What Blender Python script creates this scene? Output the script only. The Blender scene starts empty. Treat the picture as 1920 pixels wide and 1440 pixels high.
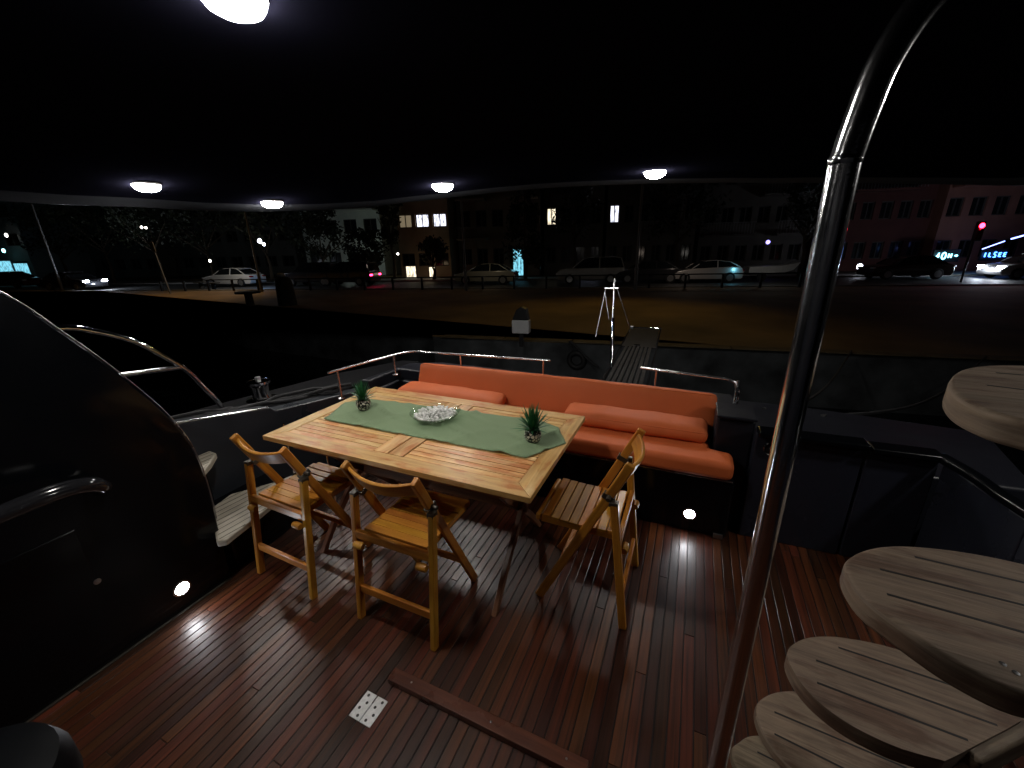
import bpy, bmesh, math, random
from mathutils import Vector, Matrix, noise
random.seed(7)
R = math.radians
sc = bpy.context.scene
col = sc.collection

# ------------------------------------------------------------------ camera
F, HOR, ROLL, HC, YAW = 755.0, 470.0, R(-1.3), 1.63, R(24.2)
_p = math.atan((720-HOR)/F)
fw = Vector((0, math.cos(_p), -math.sin(_p))); up = Vector((0, math.sin(_p), math.cos(_p))); rt = Vector((1, 0, 0))
r2 = rt*math.cos(ROLL)+up*math.sin(ROLL); u2 = -rt*math.sin(ROLL)+up*math.cos(ROLL)
Rz = Matrix.Rotation(YAW, 3, 'Z')
fw, r2, u2 = Rz@fw, Rz@r2, Rz@u2
CAM = Vector((0, 0, HC))
cam = bpy.data.cameras.new('camera'); co = bpy.data.objects.new('camera', cam); col.objects.link(co)
cam.sensor_width = 36; cam.lens = F/1920*36; cam.clip_start = .02; cam.clip_end = 600
m3 = Matrix((r2, u2, -fw)).transposed()
co.matrix_world = Matrix.Translation(CAM)@m3.to_4x4()
sc.camera = co
def ray(x, y): return fw*F+r2*(x-960)-u2*(y-720)
def W(x, y, z=0.0):                     # photo pixel -> point on the level plane z
    d = ray(x, y); return CAM+d*((z-HC)/d.z)
ND = R(14); NN = Vector((-math.sin(ND), math.cos(ND), 0)); DD = Vector((math.cos(ND), math.sin(ND), 0))
def V(x, y, off):                       # photo pixel -> point on the street-parallel vertical plane at that distance
    d = ray(x, y); return CAM+d*(off/(d.dot(NN)))

# ------------------------------------------------------------------ world, exposure
w = bpy.data.worlds.new("World"); sc.world = w; w.use_nodes = True
nt = w.node_tree; nt.nodes.clear()
o_ = nt.nodes.new('ShaderNodeOutputWorld'); b_ = nt.nodes.new('ShaderNodeBackground'); s_ = nt.nodes.new('ShaderNodeTexSky')
s_.sky_type = 'NISHITA'; s_.sun_disc = False; s_.sun_elevation = R(-6); s_.sun_rotation = R(200)
b_.inputs['Strength'].default_value = 0.02
nt.links.new(s_.outputs[0], b_.inputs[0]); nt.links.new(b_.outputs[0], o_.inputs[0])
sc.view_settings.view_transform = 'Standard'; sc.view_settings.look = 'None'
sc.view_settings.exposure = .5; sc.view_settings.gamma = 1
sc.render.engine = 'CYCLES'
sc.cycles.max_bounces = 8; sc.cycles.glossy_bounces = 5; sc.cycles.transmission_bounces = 8; sc.cycles.diffuse_bounces = 3
sc.cycles.sample_clamp_indirect = 4; sc.cycles.use_denoising = True
sc.cycles.caustics_reflective = False; sc.cycles.caustics_refractive = False

# ------------------------------------------------------------------ materials
MATS = {}
def newmat(name):
    m = bpy.data.materials.new(name); m.use_nodes = True
    return m, m.node_tree, m.node_tree.nodes['Principled BSDF']
def N(nt, t, **k):
    n = nt.nodes.new(t)
    for a, v in k.items(): setattr(n, a, v)
    return n
def ramp(nt, stops):
    n = N(nt, 'ShaderNodeValToRGB'); e = n.color_ramp.elements
    while len(e) < len(stops): e.new(.5)
    for el, (p, c) in zip(e, stops): el.position = p; el.color = (*c, 1)
    return n
def mat(name, c, rough=.5, metal=0, coat=0, var=.0, scale=20, bump=0, bscale=None, rvar=0, trans=0, ior=1.45, spec=.5):
    if name in MATS: return MATS[name]
    m, nt, P = newmat(name); L = nt.links.new
    P.inputs['Base Color'].default_value = (*c, 1); P.inputs['Roughness'].default_value = rough
    P.inputs['Metallic'].default_value = metal; P.inputs['Coat Weight'].default_value = coat; P.inputs['Coat Roughness'].default_value = .08
    P.inputs['Transmission Weight'].default_value = trans; P.inputs['IOR'].default_value = ior
    P.inputs['Specular IOR Level'].default_value = spec
    tc = N(nt, 'ShaderNodeTexCoord'); nz = N(nt, 'ShaderNodeTexNoise'); nz.inputs['Scale'].default_value = scale; nz.inputs['Detail'].default_value = 6
    L(tc.outputs['Object'], nz.inputs['Vector'])
    if var:
        r = ramp(nt, [(.25, tuple(x*(1-var) for x in c)), (.75, tuple(min(1, x*(1+var)) for x in c))])
        L(nz.outputs['Fac'], r.inputs[0]); L(r.outputs[0], P.inputs['Base Color'])
    if rvar:
        mr = N(nt, 'ShaderNodeMapRange'); mr.inputs[1].default_value = .3; mr.inputs[2].default_value = .7
        mr.inputs[3].default_value = max(.02, rough-rvar); mr.inputs[4].default_value = rough+rvar
        n2 = N(nt, 'ShaderNodeTexNoise'); n2.inputs['Scale'].default_value = 3.1; n2.inputs['Detail'].default_value = 5
        L(tc.outputs['Object'], n2.inputs['Vector']); L(n2.outputs['Fac'], mr.inputs[0]); L(mr.outputs[0], P.inputs['Roughness'])
    if bump:
        n3 = N(nt, 'ShaderNodeTexNoise'); n3.inputs['Scale'].default_value = bscale or scale; n3.inputs['Detail'].default_value = 4
        bp = N(nt, 'ShaderNodeBump'); bp.inputs['Strength'].default_value = bump; bp.inputs['Distance'].default_value = .01
        L(tc.outputs['Object'], n3.inputs['Vector']); L(n3.outputs['Fac'], bp.inputs['Height']); L(bp.outputs[0], P.inputs['Normal'])
    MATS[name] = m; return m
def emit(name, c, s):
    if name in MATS: return MATS[name]
    m, nt, P = newmat(name)
    P.inputs['Base Color'].default_value = (.6, .6, .6, 1); P.inputs['Emission Color'].default_value = (*c, 1); P.inputs['Emission Strength'].default_value = s
    MATS[name] = m; return m
def wood(name, dark, light, rough=.35, spec=.5, coat=.3, gu=3, gv=70, stain=None, boardvar=.35, stain_amt=.6, bump=.25, highlight=None, rvar=.08):
    """grain along U (metres), V across; 'rnd' face attribute varies each board"""
    m, nt, P = newmat(name); L = nt.links.new
    P.inputs['Specular IOR Level'].default_value = spec
    uv = N(nt, 'ShaderNodeUVMap', uv_map='UVMap'); at = N(nt, 'ShaderNodeAttribute', attribute_name='rnd')
    mp = N(nt, 'ShaderNodeMapping'); mp.inputs['Scale'].default_value = (gu, gv, 1); L(uv.outputs[0], mp.inputs[0])
    nz = N(nt, 'ShaderNodeTexNoise', noise_dimensions='4D'); nz.inputs['Scale'].default_value = 1; nz.inputs['Detail'].default_value = 8; nz.inputs['Roughness'].default_value = .62; nz.inputs['Distortion'].default_value = .6
    mu = N(nt, 'ShaderNodeMath', operation='MULTIPLY'); mu.inputs[1].default_value = 37; L(at.outputs['Fac'], mu.inputs[0]); L(mu.outputs[0], nz.inputs['W'])
    L(mp.outputs[0], nz.inputs['Vector'])
    r = ramp(nt, [(.28, dark), (.5, tuple((a+b)/2 for a, b in zip(dark, light))), (.72, light)]); L(nz.outputs['Fac'], r.inputs[0])
    cur = r.outputs[0]
    hsv = N(nt, 'ShaderNodeHueSaturation'); mv = N(nt, 'ShaderNodeMapRange'); mv.inputs[3].default_value = 1-boardvar; mv.inputs[4].default_value = 1+boardvar
    wn = N(nt, 'ShaderNodeTexWhiteNoise', noise_dimensions='1D'); L(at.outputs['Fac'], wn.inputs['W'])
    L(wn.outputs['Value'], mv.inputs[0]); L(mv.outputs[0], hsv.inputs['Value']); L(cur, hsv.inputs['Color'])
    mh = N(nt, 'ShaderNodeMapRange'); mh.inputs[3].default_value = .49; mh.inputs[4].default_value = .512; L(at.outputs['Fac'], mh.inputs[0]); L(mh.outputs[0], hsv.inputs['Hue'])
    cur = hsv.outputs[0]
    tc = N(nt, 'ShaderNodeTexCoord')
    for k, colr in (('s', stain), ('b', highlight)):
        if not colr: continue
        n2 = N(nt, 'ShaderNodeTexNoise', noise_dimensions='4D'); n2.inputs['Scale'].default_value = 1.0; n2.inputs['Detail'].default_value = 7; n2.inputs['Roughness'].default_value = .6
        m2 = N(nt, 'ShaderNodeMapping'); m2.inputs['Scale'].default_value = (5, 16, 1) if k == 's' else (2.5, 9, 1); L(uv.outputs[0], m2.inputs[0]); L(m2.outputs[0], n2.inputs['Vector'])
        n2.inputs['W'].default_value = 3.3 if k == 's' else 8.1
        ms = N(nt, 'ShaderNodeMath', operation='MULTIPLY'); ms.inputs[1].default_value = 2.2; L(at.outputs['Fac'], ms.inputs[0]); L(ms.outputs[0], n2.inputs['W'])
        rr = ramp(nt, [(.5 if k == 's' else .52, (0, 0, 0)), (.60 if k == 's' else .66, (stain_amt if k == 's' else .55,)*3)]); L(n2.outputs['Fac'], rr.inputs[0])
        mx = N(nt, 'ShaderNodeMix', data_type='RGBA', blend_type='MIX' if k == 'b' else 'MULTIPLY'); L(rr.outputs[0], mx.inputs[0]); L(cur, mx.inputs[6]); mx.inputs[7].default_value = (*colr, 1)
        cur = mx.outputs[2]
    L(cur, P.inputs['Base Color'])
    P.inputs['Coat Weight'].default_value = coat; P.inputs['Coat Roughness'].default_value = .24
    n4 = N(nt, 'ShaderNodeTexNoise'); n4.inputs['Scale'].default_value = 4; n4.inputs['Detail'].default_value = 6; L(tc.outputs['Object'], n4.inputs['Vector'])
    mr = N(nt, 'ShaderNodeMapRange'); mr.inputs[1].default_value = .3; mr.inputs[2].default_value = .7; mr.inputs[3].default_value = rough-rvar; mr.inputs[4].default_value = rough+rvar
    L(n4.outputs['Fac'], mr.inputs[0]); L(mr.outputs[0], P.inputs['Roughness'])
    bp = N(nt, 'ShaderNodeBump'); bp.inputs['Strength'].default_value = bump; bp.inputs['Distance'].default_value = .002
    L(nz.outputs['Fac'], bp.inputs['Height']); L(bp.outputs[0], P.inputs['Normal'])
    MATS[name] = m; return m
M = MATS
wood('deck_wood', spec=.32, dark=(.014, .0042, .0021), light=(.112, .031, .0115), rough=.42, coat=.10, gu=1.8, gv=75, boardvar=.55, bump=.3, rvar=.12)
wood('table_teak', (.48, .225, .062), (.83, .50, .185), rough=.5, coat=.05, gu=3, gv=45, stain=(.82, .46, .20), boardvar=.13, stain_amt=.9, bump=.25, highlight=(.88, .68, .35))  # pale patches put the tabletop's near-white highlights into the wood colour
wood('table_leg_wood', (.085, .030, .015), (.26, .105, .052), rough=.4, coat=.2, gu=3, gv=50, boardvar=.2)
wood('chair_wood', spec=.4, dark=(.36, .125, .012), light=(.62, .275, .036), rough=.42, coat=.12, gu=3, gv=55, boardvar=.16, stain=(.7, .42, .25), stain_amt=.5)
wood('weathered_teak', (.105, .075, .050), (.255, .185, .125), rough=.72, coat=0, gu=7, gv=90, boardvar=.04, stain=(.58, .44, .38), stain_amt=.85, bump=1.2)
wood('step_teak', (.22, .19, .15), (.46, .41, .34), rough=.6, coat=0, gu=5, gv=70, boardvar=.12, bump=.4)
wood('sill_wood', (.055, .016, .010), (.17, .055, .028), rough=.3, coat=.5, gu=3, gv=55, boardvar=.2)
caulk = mat('caulk', (.006, .005, .005), .6)
black = mat('black_gelcoat', (.0022, .0026, .0036), .17, coat=.0, rvar=.07, spec=.32, bump=.02, bscale=2)
blacksoft = mat('black_panel', (.010, .011, .016), .42, rvar=.1, spec=.35)
ceilm = mat('ceiling_gelcoat', (.0035, .0035, .0065), .5, rvar=.05, spec=0)
rimm = mat('ceiling_rim', (.03, .032, .038), .4, rvar=.05, spec=.4)
chrome = mat('polished_steel', (.82, .82, .84), .06, 1, rvar=.035, bump=.015, bscale=30)
railsteel = mat('rail_steel', (.82, .82, .84), .26, 1, rvar=.05)
polechrome = mat('pole_steel', (.78, .79, .81), .15, 1, rvar=.09, bump=.1, bscale=22)
steel = mat('steel', (.55, .56, .58), .3, 1, rvar=.1)
blacktube = mat('black_tube', (.012, .012, .014), .12, coat=.6)
orange = mat('orange_vinyl', (.60, .132, .038), .6, spec=.3, var=.05, scale=6, bump=.12, bscale=14)
green = mat('green_cloth', (.215, .30, .165), .85, var=.06, scale=300, bump=.25, bscale=260)
rubber = mat('rubber', (.015, .015, .016), .6)
bracket = mat('bracket_metal', (.10, .09, .075), .4, .8, rvar=.1)
glass, gt_, gp_ = newmat('clear_glass')
_t = N(gt_, 'ShaderNodeBsdfTransparent'); _g = N(gt_, 'ShaderNodeBsdfGlossy'); _lw = N(gt_, 'ShaderNodeLayerWeight'); _p = N(gt_, 'ShaderNodeMath', operation='POWER'); _p.inputs[1].default_value = 3.5; _f = N(gt_, 'ShaderNodeMath', operation='MULTIPLY_ADD'); _x = N(gt_, 'ShaderNodeMixShader')
_t.inputs[0].default_value = (.93, .96, .95, 1); _g.inputs['Roughness'].default_value = .02; _f.inputs[1].default_value = .55; _f.inputs[2].default_value = .03; gt_.links.new(_lw.outputs['Facing'], _p.inputs[0]); gt_.links.new(_p.outputs[0], _f.inputs[0])
gt_.links.new(_f.outputs[0], _x.inputs[0]); gt_.links.new(_t.outputs[0], _x.inputs[1]); gt_.links.new(_g.outputs[0], _x.inputs[2]); gt_.links.new(_x.outputs[0], gt_.nodes['Material Output'].inputs[0])
pebw = mat('pebble_white', (.86, .85, .83), .45, var=.08, scale=40)
rope_m = mat('rope_dark', (.03, .03, .032), .85, bump=.5, bscale=90)
lamp_e = emit('ceiling_lamp_glow', (1, .96, .90), 140)
step_e = emit('step_light_glow', (.92, .95, 1), 75)

# ------------------------------------------------------------------ mesh builder
class MB:
    def __init__(s): s.v = []; s.f = []; s.uv = []; s.r = []; s.mi = []; s.k = 0
    def face(s, idx, uvs, r, mi=0): s.f.append(idx); s.uv.append(uvs); s.r.append(r); s.mi.append(mi)
    def box(s, c, size, M3=None, mi=0, ax=None, taper=None):
        """box at centre c; grain along its longest side (or axis ax)"""
        M3 = M3 or Matrix.Identity(3); c = Vector(c); hx, hy, hz = [q/2 for q in size]
        ax = ax if ax is not None else max(range(3), key=lambda i: size[i])
        r = random.random(); ou, ov = random.random()*20, random.random()*20
        cs = [Vector((x*hx, y*hy, z*hz)) for z in (-1, 1) for y in (-1, 1) for x in (-1, 1)]
        if taper:
            for q in cs:
                if q.z < 0: q.x *= taper; q.y *= taper
        b = len(s.v); s.v += [c+M3@q for q in cs]
        for fi in ((0, 2, 3, 1), (4, 5, 7, 6), (0, 1, 5, 4), (2, 6, 7, 3), (0, 4, 6, 2), (1, 3, 7, 5)):
            pts = [cs[i] for i in fi]; n = (pts[1]-pts[0]).cross(pts[2]-pts[0]); na = max(range(3), key=lambda i: abs(n[i]))
            oth = [i for i in range(3) if i != na]
            u = ax if ax in oth else oth[0]; v_ = [i for i in oth if i != u][0]
            s.face([b+i for i in fi], [(q[u]+ou, q[v_]+ov+na*.37) for q in pts], r, mi)
    def bar(s, a, b, wx, wz, side=(0, 0, 1), mi=0, taper=None):
        """rectangular bar a->b; wx across 'side' x dir, wz along side"""
        a, b = Vector(a), Vector(b); d = b-a; z = d.normalized(); sd = Vector(side); x = z.cross(sd).normalized(); y = z.cross(x).normalized()
        m = Matrix((x, y, z)).transposed()
        s.box((a+b)/2, (wx, wz, d.length), m, mi, ax=2, taper=taper)
    def tube(s, pts, r, seg=12, caps=True, mi=0, radii=None):
        pts = [Vector(p) for p in pts]; n = len(pts); b = len(s.v); rr = random.random(); x = None; L = 0
        for i, p in enumerate(pts):
            t = (pts[min(i+1, n-1)]-pts[max(i-1, 0)]).normalized()
            if x is None: x = t.orthogonal().normalized()
            else: x = (x-t*x.dot(t)).normalized()
            y = t.cross(x); q = radii[i] if radii else r
            for k in range(seg):
                a = 2*math.pi*k/seg; s.v.append(p+x*math.cos(a)*q+y*math.sin(a)*q)
        for i in range(n-1):
            l2 = L+(pts[i+1]-pts[i]).length
            for k in range(seg):
                k2 = (k+1) % seg
                s.face([b+i*seg+k, b+i*seg+k2, b+(i+1)*seg+k2, b+(i+1)*seg+k], [(L, k/seg*.1), (L, (k+1)/seg*.1), (l2, (k+1)/seg*.1), (l2, k/seg*.1)], rr, mi)
            L = l2
        if caps:
            s.face([b+k for k in range(seg)][::-1], [(0, 0)]*seg, rr, mi); s.face([b+(n-1)*seg+k for k in range(seg)], [(0, 0)]*seg, rr, mi)
    def lathe(s, prof, c=(0, 0, 0), seg=24, M3=None, mi=0, cap=True):
        c = Vector(c); M3 = M3 or Matrix.Identity(3); b = len(s.v); rr = random.random()
        for (r, z) in prof:
            for k in range(seg):
                a = 2*math.pi*k/seg; s.v.append(c+M3@Vector((r*math.cos(a), r*math.sin(a), z)))
        for i in range(len(prof)-1):
            for k in range(seg):
                k2 = (k+1) % seg
                s.face([b+i*seg+k, b+i*seg+k2, b+(i+1)*seg+k2, b+(i+1)*seg+k], [(k/seg, i*.1), ((k+1)/seg, i*.1), ((k+1)/seg, i*.1+.1), (k/seg, i*.1+.1)], rr, mi)
        if cap:
            s.face([b+k for k in range(seg)][::-1], [(0, 0)]*seg, rr, mi); s.face([b+(len(prof)-1)*seg+k for k in range(seg)], [(0, 0)]*seg, rr, mi)
    def prism(s, poly, z0, z1, fn=None, mi=0, udir=(1, 0), rnd=None):
        """poly in 2D, extruded z0..z1; fn maps (a,b,z)->Vector"""
        fn = fn or (lambda a, b_, z: Vector((a, b_, z))); n = len(poly); b = len(s.v); rr = random.random() if rnd is None else rnd
        area = sum(poly[i][0]*poly[(i+1) % n][1]-poly[(i+1) % n][0]*poly[i][1] for i in range(n))
        if area < 0: poly = poly[::-1]
        s.v += [fn(a, c, z0) for a, c in poly]+[fn(a, c, z1) for a, c in poly]
        U = lambda p: (p[0]*udir[0]+p[1]*udir[1], -p[0]*udir[1]+p[1]*udir[0])
        s.face([b+i for i in range(n)][::-1], [U(p) for p in poly[::-1]], rr, mi); s.face([b+n+i for i in range(n)], [U(p) for p in poly], rr, mi)
        L = 0
        for i in range(n):
            j = (i+1) % n; l = math.dist(poly[i], poly[j])
            s.face([b+i, b+j, b+n+j, b+n+i], [(L, 0), (L+l, 0), (L+l, z1-z0), (L, z1-z0)], rr, mi); L += l
    def build(s, name, mats, parent=None, smooth=False, bevel=0, seg=2, loc=None, angle=40, subsurf=0):
        me = bpy.data.meshes.new(name); me.from_pydata([tuple(v) for v in s.v], [], s.f)
        uvl = me.uv_layers.new(name='UVMap'); k = 0
        flat = [c for us in s.uv for u in us for c in u]
        uvl.data.foreach_set('uv', flat)
        at = me.attributes.new('rnd', 'FLOAT', 'FACE'); at.data.foreach_set('value', s.r)
        for m_ in (mats if isinstance(mats, (list, tuple)) else [mats]): me.materials.append(m_)
        me.polygons.foreach_set('material_index', s.mi)
        if smooth: me.polygons.foreach_set('use_smooth', [True]*len(me.polygons))
        me.update(); o = bpy.data.objects.new(name, me); col.objects.link(o)
        if smooth and not subsurf:
            me.set_sharp_from_angle(angle=R(angle))
        if bevel:
            bm_ = o.modifiers.new('b', 'BEVEL'); bm_.width = bevel; bm_.segments = seg; bm_.limit_method = 'ANGLE'; bm_.angle_limit = R(35)
            if seg > 2: me.polygons.foreach_set('use_smooth', [True]*len(me.polygons)); me.set_sharp_from_angle(angle=R(180)); bm_.harden_normals = True
        if subsurf:
            ss = o.modifiers.new('s', 'SUBSURF'); ss.levels = subsurf; ss.render_levels = subsurf
        if parent: o.parent = parent
        if loc: o.location = loc
        return o
def tag(o, label, cat, group=None, kind=None):
    if label: o['label'] = label
    if cat: o['category'] = cat
    if group: o['group'] = group
    if kind: o['kind'] = kind
    return o
def thing(name, label, cat, loc=(0, 0, 0), rz=0, group=None):
    o = bpy.data.objects.new(name, None); col.objects.link(o); o.location = loc; o.rotation_euler = (0, 0, rz); o.empty_display_size = .1
    return tag(o, label, cat, group)
def struct(o, label=None):
    o['kind'] = 'structure'
    if label: o['label'] = label
    return o
def dup(root, loc=None, rz=None, label=None):
    r = root.copy(); col.objects.link(r)
    if loc is not None: r.location = loc
    if rz is not None: r.rotation_euler = (0, 0, rz)
    if label: r['label'] = label
    for ch in list(root.children):
        c = ch.copy(); col.objects.link(c); c.parent = r
        for g in ch.children:
            d = g.copy(); col.objects.link(d); d.parent = c
    return r
def spline(pts, n=8, closed=False):
    P = [Vector(p) for p in pts]; out = []; L = len(P)
    for i in range(L if closed else L-1):
        g = lambda k: P[k % L] if closed else P[max(0, min(L-1, k))]
        a, b, c, d = g(i-1), g(i), g(i+1), g(i+2)
        for j in range(n):
            t = j/n; out.append(.5*((2*b)+(c-a)*t+(2*a-5*b+4*c-d)*t*t+(3*b-3*c+d-a)*t**3))
    if not closed: out.append(P[-1])
    return out

# ================================================================== THE YACHT
# deck: real boards with caulked seams
d = MB(); bw, gap = .0392, .0044
x = -2.36; k = 0
while x < 2.0:
    y = -1.7+random.random()*1.2-1.2
    while y < 2.6:
        l = random.uniform(1.6, 3.2); y0, y1 = max(y, -1.7), min(y+l, 2.42)
        if y1-y0 > .02: d.box((x+bw/2, (y0+y1)/2, -.01), (bw, y1-y0-.002, .02), ax=1)
        y += l
    x += bw+gap
deck = struct(d.build('deck', M['deck_wood'], bevel=.0014, seg=1), 'glossy dark red-brown planked deck with black seams')
cm = MB(); cm.box((-.2, .36, -.0135), (4.5, 4.15, .02)); cm.build('caulking', caulk, deck)

# hull outside and under the deck
hm = MB(); hull_poly = [(-3.35, -4), (-3.32, 1.6), (-3.05, 2.7), (-2.75, 3.3), (-2.2, 3.42), (.9, 3.38), (1.9, 3.2), (2.3, 2.3), (2.6, .5), (2.6, -4)]
hm.prism(hull_poly, -2.1, -.035)
struct(hm.build('hull', black, bevel=.03, seg=3), 'glossy black yacht hull')
# side decks and stern coaming as raised black mouldings around the cockpit
wm = MB()
wm.prism([(-3.35, -4), (-3.32, 1.6), (-3.05, 2.7), (-2.75, 3.3), (-2.55, 3.34), (-2.62, 2.3), (-2.62, .6), (-2.62, -4)], -.03, .555)
struct(wm.build('side_deck', mat('deck_matt_black', (.004, .004, .005), .7, spec=.1), bevel=.02, seg=3), 'dark side deck beside the cockpit')
# left coaming behind the wing: top sloping down aft
lm = MB()
prof = [(.6, 0), (2.46, 0), (2.46, .53), (1.66, .64), (1.63, .672), (1.10, .775), (.6, .86)]
lm.prism(prof, 0, .11, fn=lambda a, b, z: Vector((-2.61+z, a, b)))
struct(lm.build('wall_left', mat('coaming_paint', (.022, .025, .031), .34, rvar=.1, bump=.03, bscale=3), bevel=.012, seg=3), 'black coaming at the left side of the cockpit')
q = MB(); q.tube([(-2.503, .62, .862), (-2.503, 1.10, .778), (-2.503, 1.61, .677)], .006, 8); q.build('edge_highlight', railsteel, bpy.data.objects['wall_left'], smooth=True)  # steel strip stands in for the thin highlight along the coaming top
# fairlead fitting and low ledge on coaming corner
# stern coaming behind bench
sm = MB()
sm.prism([(-2.6, 2.46), (-2.45, 2.46), (-2.45, 2.86), (.30, 2.82), (.45, 2.46), (.47, 2.46), (.75, 2.46), (1.6, 2.5), (1.75, 3.25), (.9, 3.36), (-2.2, 3.40), (-2.56, 3.33)], -.02, .50)
sm.prism([(-2.56, 2.50), (-2.47, 2.50), (-2.47, 2.9), (.34, 2.86), (.34, 3.18), (-2.2, 3.24), (-2.50, 3.1)], .49, .60)
struct(sm.build('wall_stern', blacksoft, bevel=.025, seg=3), 'glossy black stern coaming behind the orange bench')
# right bulkhead panels
rm = MB()
def panel(x0, x1, y0, y1, ztop0, ztop1, mb):
    a, b = Vector((x0, y0, 0)), Vector((x1, y1, 0)); dd = (b-a).normalized(); nn = Vector((-dd.y, dd.x, 0))
    L = (b-a).length
    mb.prism([(0, 0), (L, 0), (L, ztop1), (0, ztop0)], 0, .08, fn=lambda p, q, z: a+dd*p+nn*z+Vector((0, 0, q)))
panel(.395, .872, 2.345, 2.365, .66, .655, rm); panel(.884, 1.16, 2.365, 2.375, .655, .63, rm)
panel(1.17, 1.27, 2.37, 1.98, .63, .60, rm); panel(1.27, 1.62, 1.98, .9, .60, .60, rm); panel(1.62, 1.7, .9, -1.7, .6, .7, rm)
wr = struct(rm.build('wall_right', mat('bulwark_panel', (.016, .018, .027), .3, coat=.2, rvar=.1, bump=.04, bscale=3), bevel=.006, seg=2), 'matt black bulwark panels at the right of the cockpit')
cp = MB()
cp.box((.635, 2.352, .675), (.48, .10, .035), Matrix.Rotation(R(2), 3, 'Z')); cp.box((1.02, 2.372, .66), (.275, .10, .035), Matrix.Rotation(R(2), 3, 'Z'))
cp.tube(spline([(1.15, 2.36, .66), (1.20, 2.2, .655), (1.25, 1.99, .64), (1.40, 1.5, .63), (1.62, .9, .62), (1.7, -.5, .65)], 6), .026, 12)
cp.build('cap_rail', black, wr, smooth=True, bevel=.012, seg=3)
# side deck right
sr = MB(); sr.prism([(1.26, 2.46), (1.34, 2.0), (1.7, .9), (1.78, -4), (2.6, -4), (2.6, .5), (2.3, 2.3), (1.9, 3.2), (1.5, 3.28)], -.03, .3)
struct(sr.build('side_deck', mat('deck_matt_black', (.004, .004, .005), .7, spec=.1), bevel=.02, seg=3), 'dark side deck on the right')
# speaker fitting on the right panel
sp = thing('speaker', 'small round black fitting set in the right black panel', 'fitting', (.475, 2.345, .585))
q = MB(); Mx = Matrix.Rotation(R(90), 3, 'X')
q.lathe([(.042, 0), (.042, .006), (.036, .012), (.030, .006), (.029, .003)], seg=28, M3=Mx); q.build('ring', blacktube, sp, smooth=True)
q = MB(); q.lathe([(.016, .0), (.016, .012), (.011, .018), (.002, .02)], seg=20, M3=Mx); q.build('hub', blacktube, sp, smooth=True)
# forward bulkhead (behind the viewer)
fb = MB(); fb.box((-.3, -1.75, 1.0), (5.2, .1, 2.1)); struct(fb.build('wall_forward', blacksoft), 'dark saloon bulkhead at the forward end')

# box at the bench end
be = thing('bench_end_box', 'upright black box closing the right end of the orange bench', 'box', (.30, 2.55, 0))
q = MB(); q.box((0, 0, .345), (.20, .21, .69)); q.build('casing', blacksoft, be, bevel=.018, seg=3)
q = MB(); q.box((0, -.01, .70), (.205, .235, .018)); q.build('lid', blacksoft, be, bevel=.006, seg=2)

# side wing (fairing)
sw = thing('side_wing', 'tall glossy black curved side wing at the left edge of the deck', 'fairing', (-2.1, 0, 0))
crv = [(p[0], p[1]) for p in [(v.x, v.y) for v in spline([(.957, 0, 0), (.962, .234, 0), (.969, .65, 0), (.92, .911, 0), (.793, 1.178, 0), (.657, 1.4, 0), (.56, 1.536, 0), (.30, 1.80, 0), (.02, 2.045, 0)], 6)]]
q = MB(); q.prism([(-1.69, 0)]+crv+[(-1.69, 2.045)], 0, .10, fn=lambda a, b, z: Vector((-z, a, b)))
q.build('panel', black, sw, bevel=.010, seg=3)
# thin steel line imitating the highlight along the wing's curved edge
q = MB(); q.tube([Vector((-.006, a+.004, b)) for a, b in crv[8:]], .0028, 8); q.build('edge_highlight', steel, sw, smooth=True)
q = MB(); q.box((.0025, .19, .33), (.005, .62, .62)); q.build('hatch', black, sw, bevel=.002, seg=2)
q = MB()
q.lathe([(.012, 0), (.012, .004), (.004, .006)], (.006, .50, .39), 14, Matrix.Rotation(R(90), 3, 'Y')); q.build('latch', steel, sw, smooth=True)
q = MB(); q.box((.006, .1, .005), (.012, 1.7, .010)); q.build('base_trim', bracket, sw, bevel=.002)
# handle rail on wing
hr = thing('handrail', 'thick black grab rail curving out of the side wing at the left edge', 'handrail', (-2.1, 0, 0))
q = MB(); q.tube(spline([(.15, -.3, .80), (.15, .0, .845), (.15, .33, .865), (.15, .46, .868), (.14, .545, .845), (.10, .585, .80), (.0, .60, .775)], 8), .030, 16); q.build('tube', blacktube, hr, smooth=True)
q = MB(); q.lathe([(.026, 0), (.026, .014)], (.045, .598, .786), 16, Matrix.Rotation(R(-72), 3, 'Y')); q.build('end_collar', mat('red_plastic', (.09, .004, .01), .4), hr, smooth=True)

# recessed step lights (parts of what they are set in)
def steplight(parent, loc, M3, sx=.036):
    q = MB(); q.lathe([(sx*1.05, 0), (sx*1.05, .004), (sx*.8, .006), (sx*.78, .002)], (0, 0, 0), 28, M3); f = q.build('light_fitting', steel, parent, smooth=True); f.location = loc
    q = MB(); q.lathe([(sx*.78, .001), (sx*.76, .004), (sx*.5, .007), (.001, .008)], (0, 0, 0), 28, M3); l = q.build('lens', step_e, f, smooth=True)
    return f
steplight(sw, (.0, .745, .125), Matrix.Rotation(R(90), 3, 'Y'))

# bench
bn = thing('bench', 'glossy black bench base across the stern with a lit round light', 'bench', (-.94, 2.266, 0))
q = MB(); q.prism([(-1.26, 0), (1.264, 0), (1.264, .24), (1.16, .28), (1.16, .56), (-1.26, .56)], 0, .388)
q.build('base', black, bn, bevel=.022, seg=4)
q = MB(); q.box((.0, -.006, .386), (2.5, .012, .005)); q.build('edge_highlight', steel, bn, bevel=.002)  # bright strip put in as the highlight line below the seat cushion
q = MB(); q.box((1.22, -.006, .02), (.05, .012, .03)); q.build('drain_fitting', steel, bn, bevel=.003)
steplight(bn, (1.057, -.001, .127), Matrix.Rotation(R(90), 3, 'X'))

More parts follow.
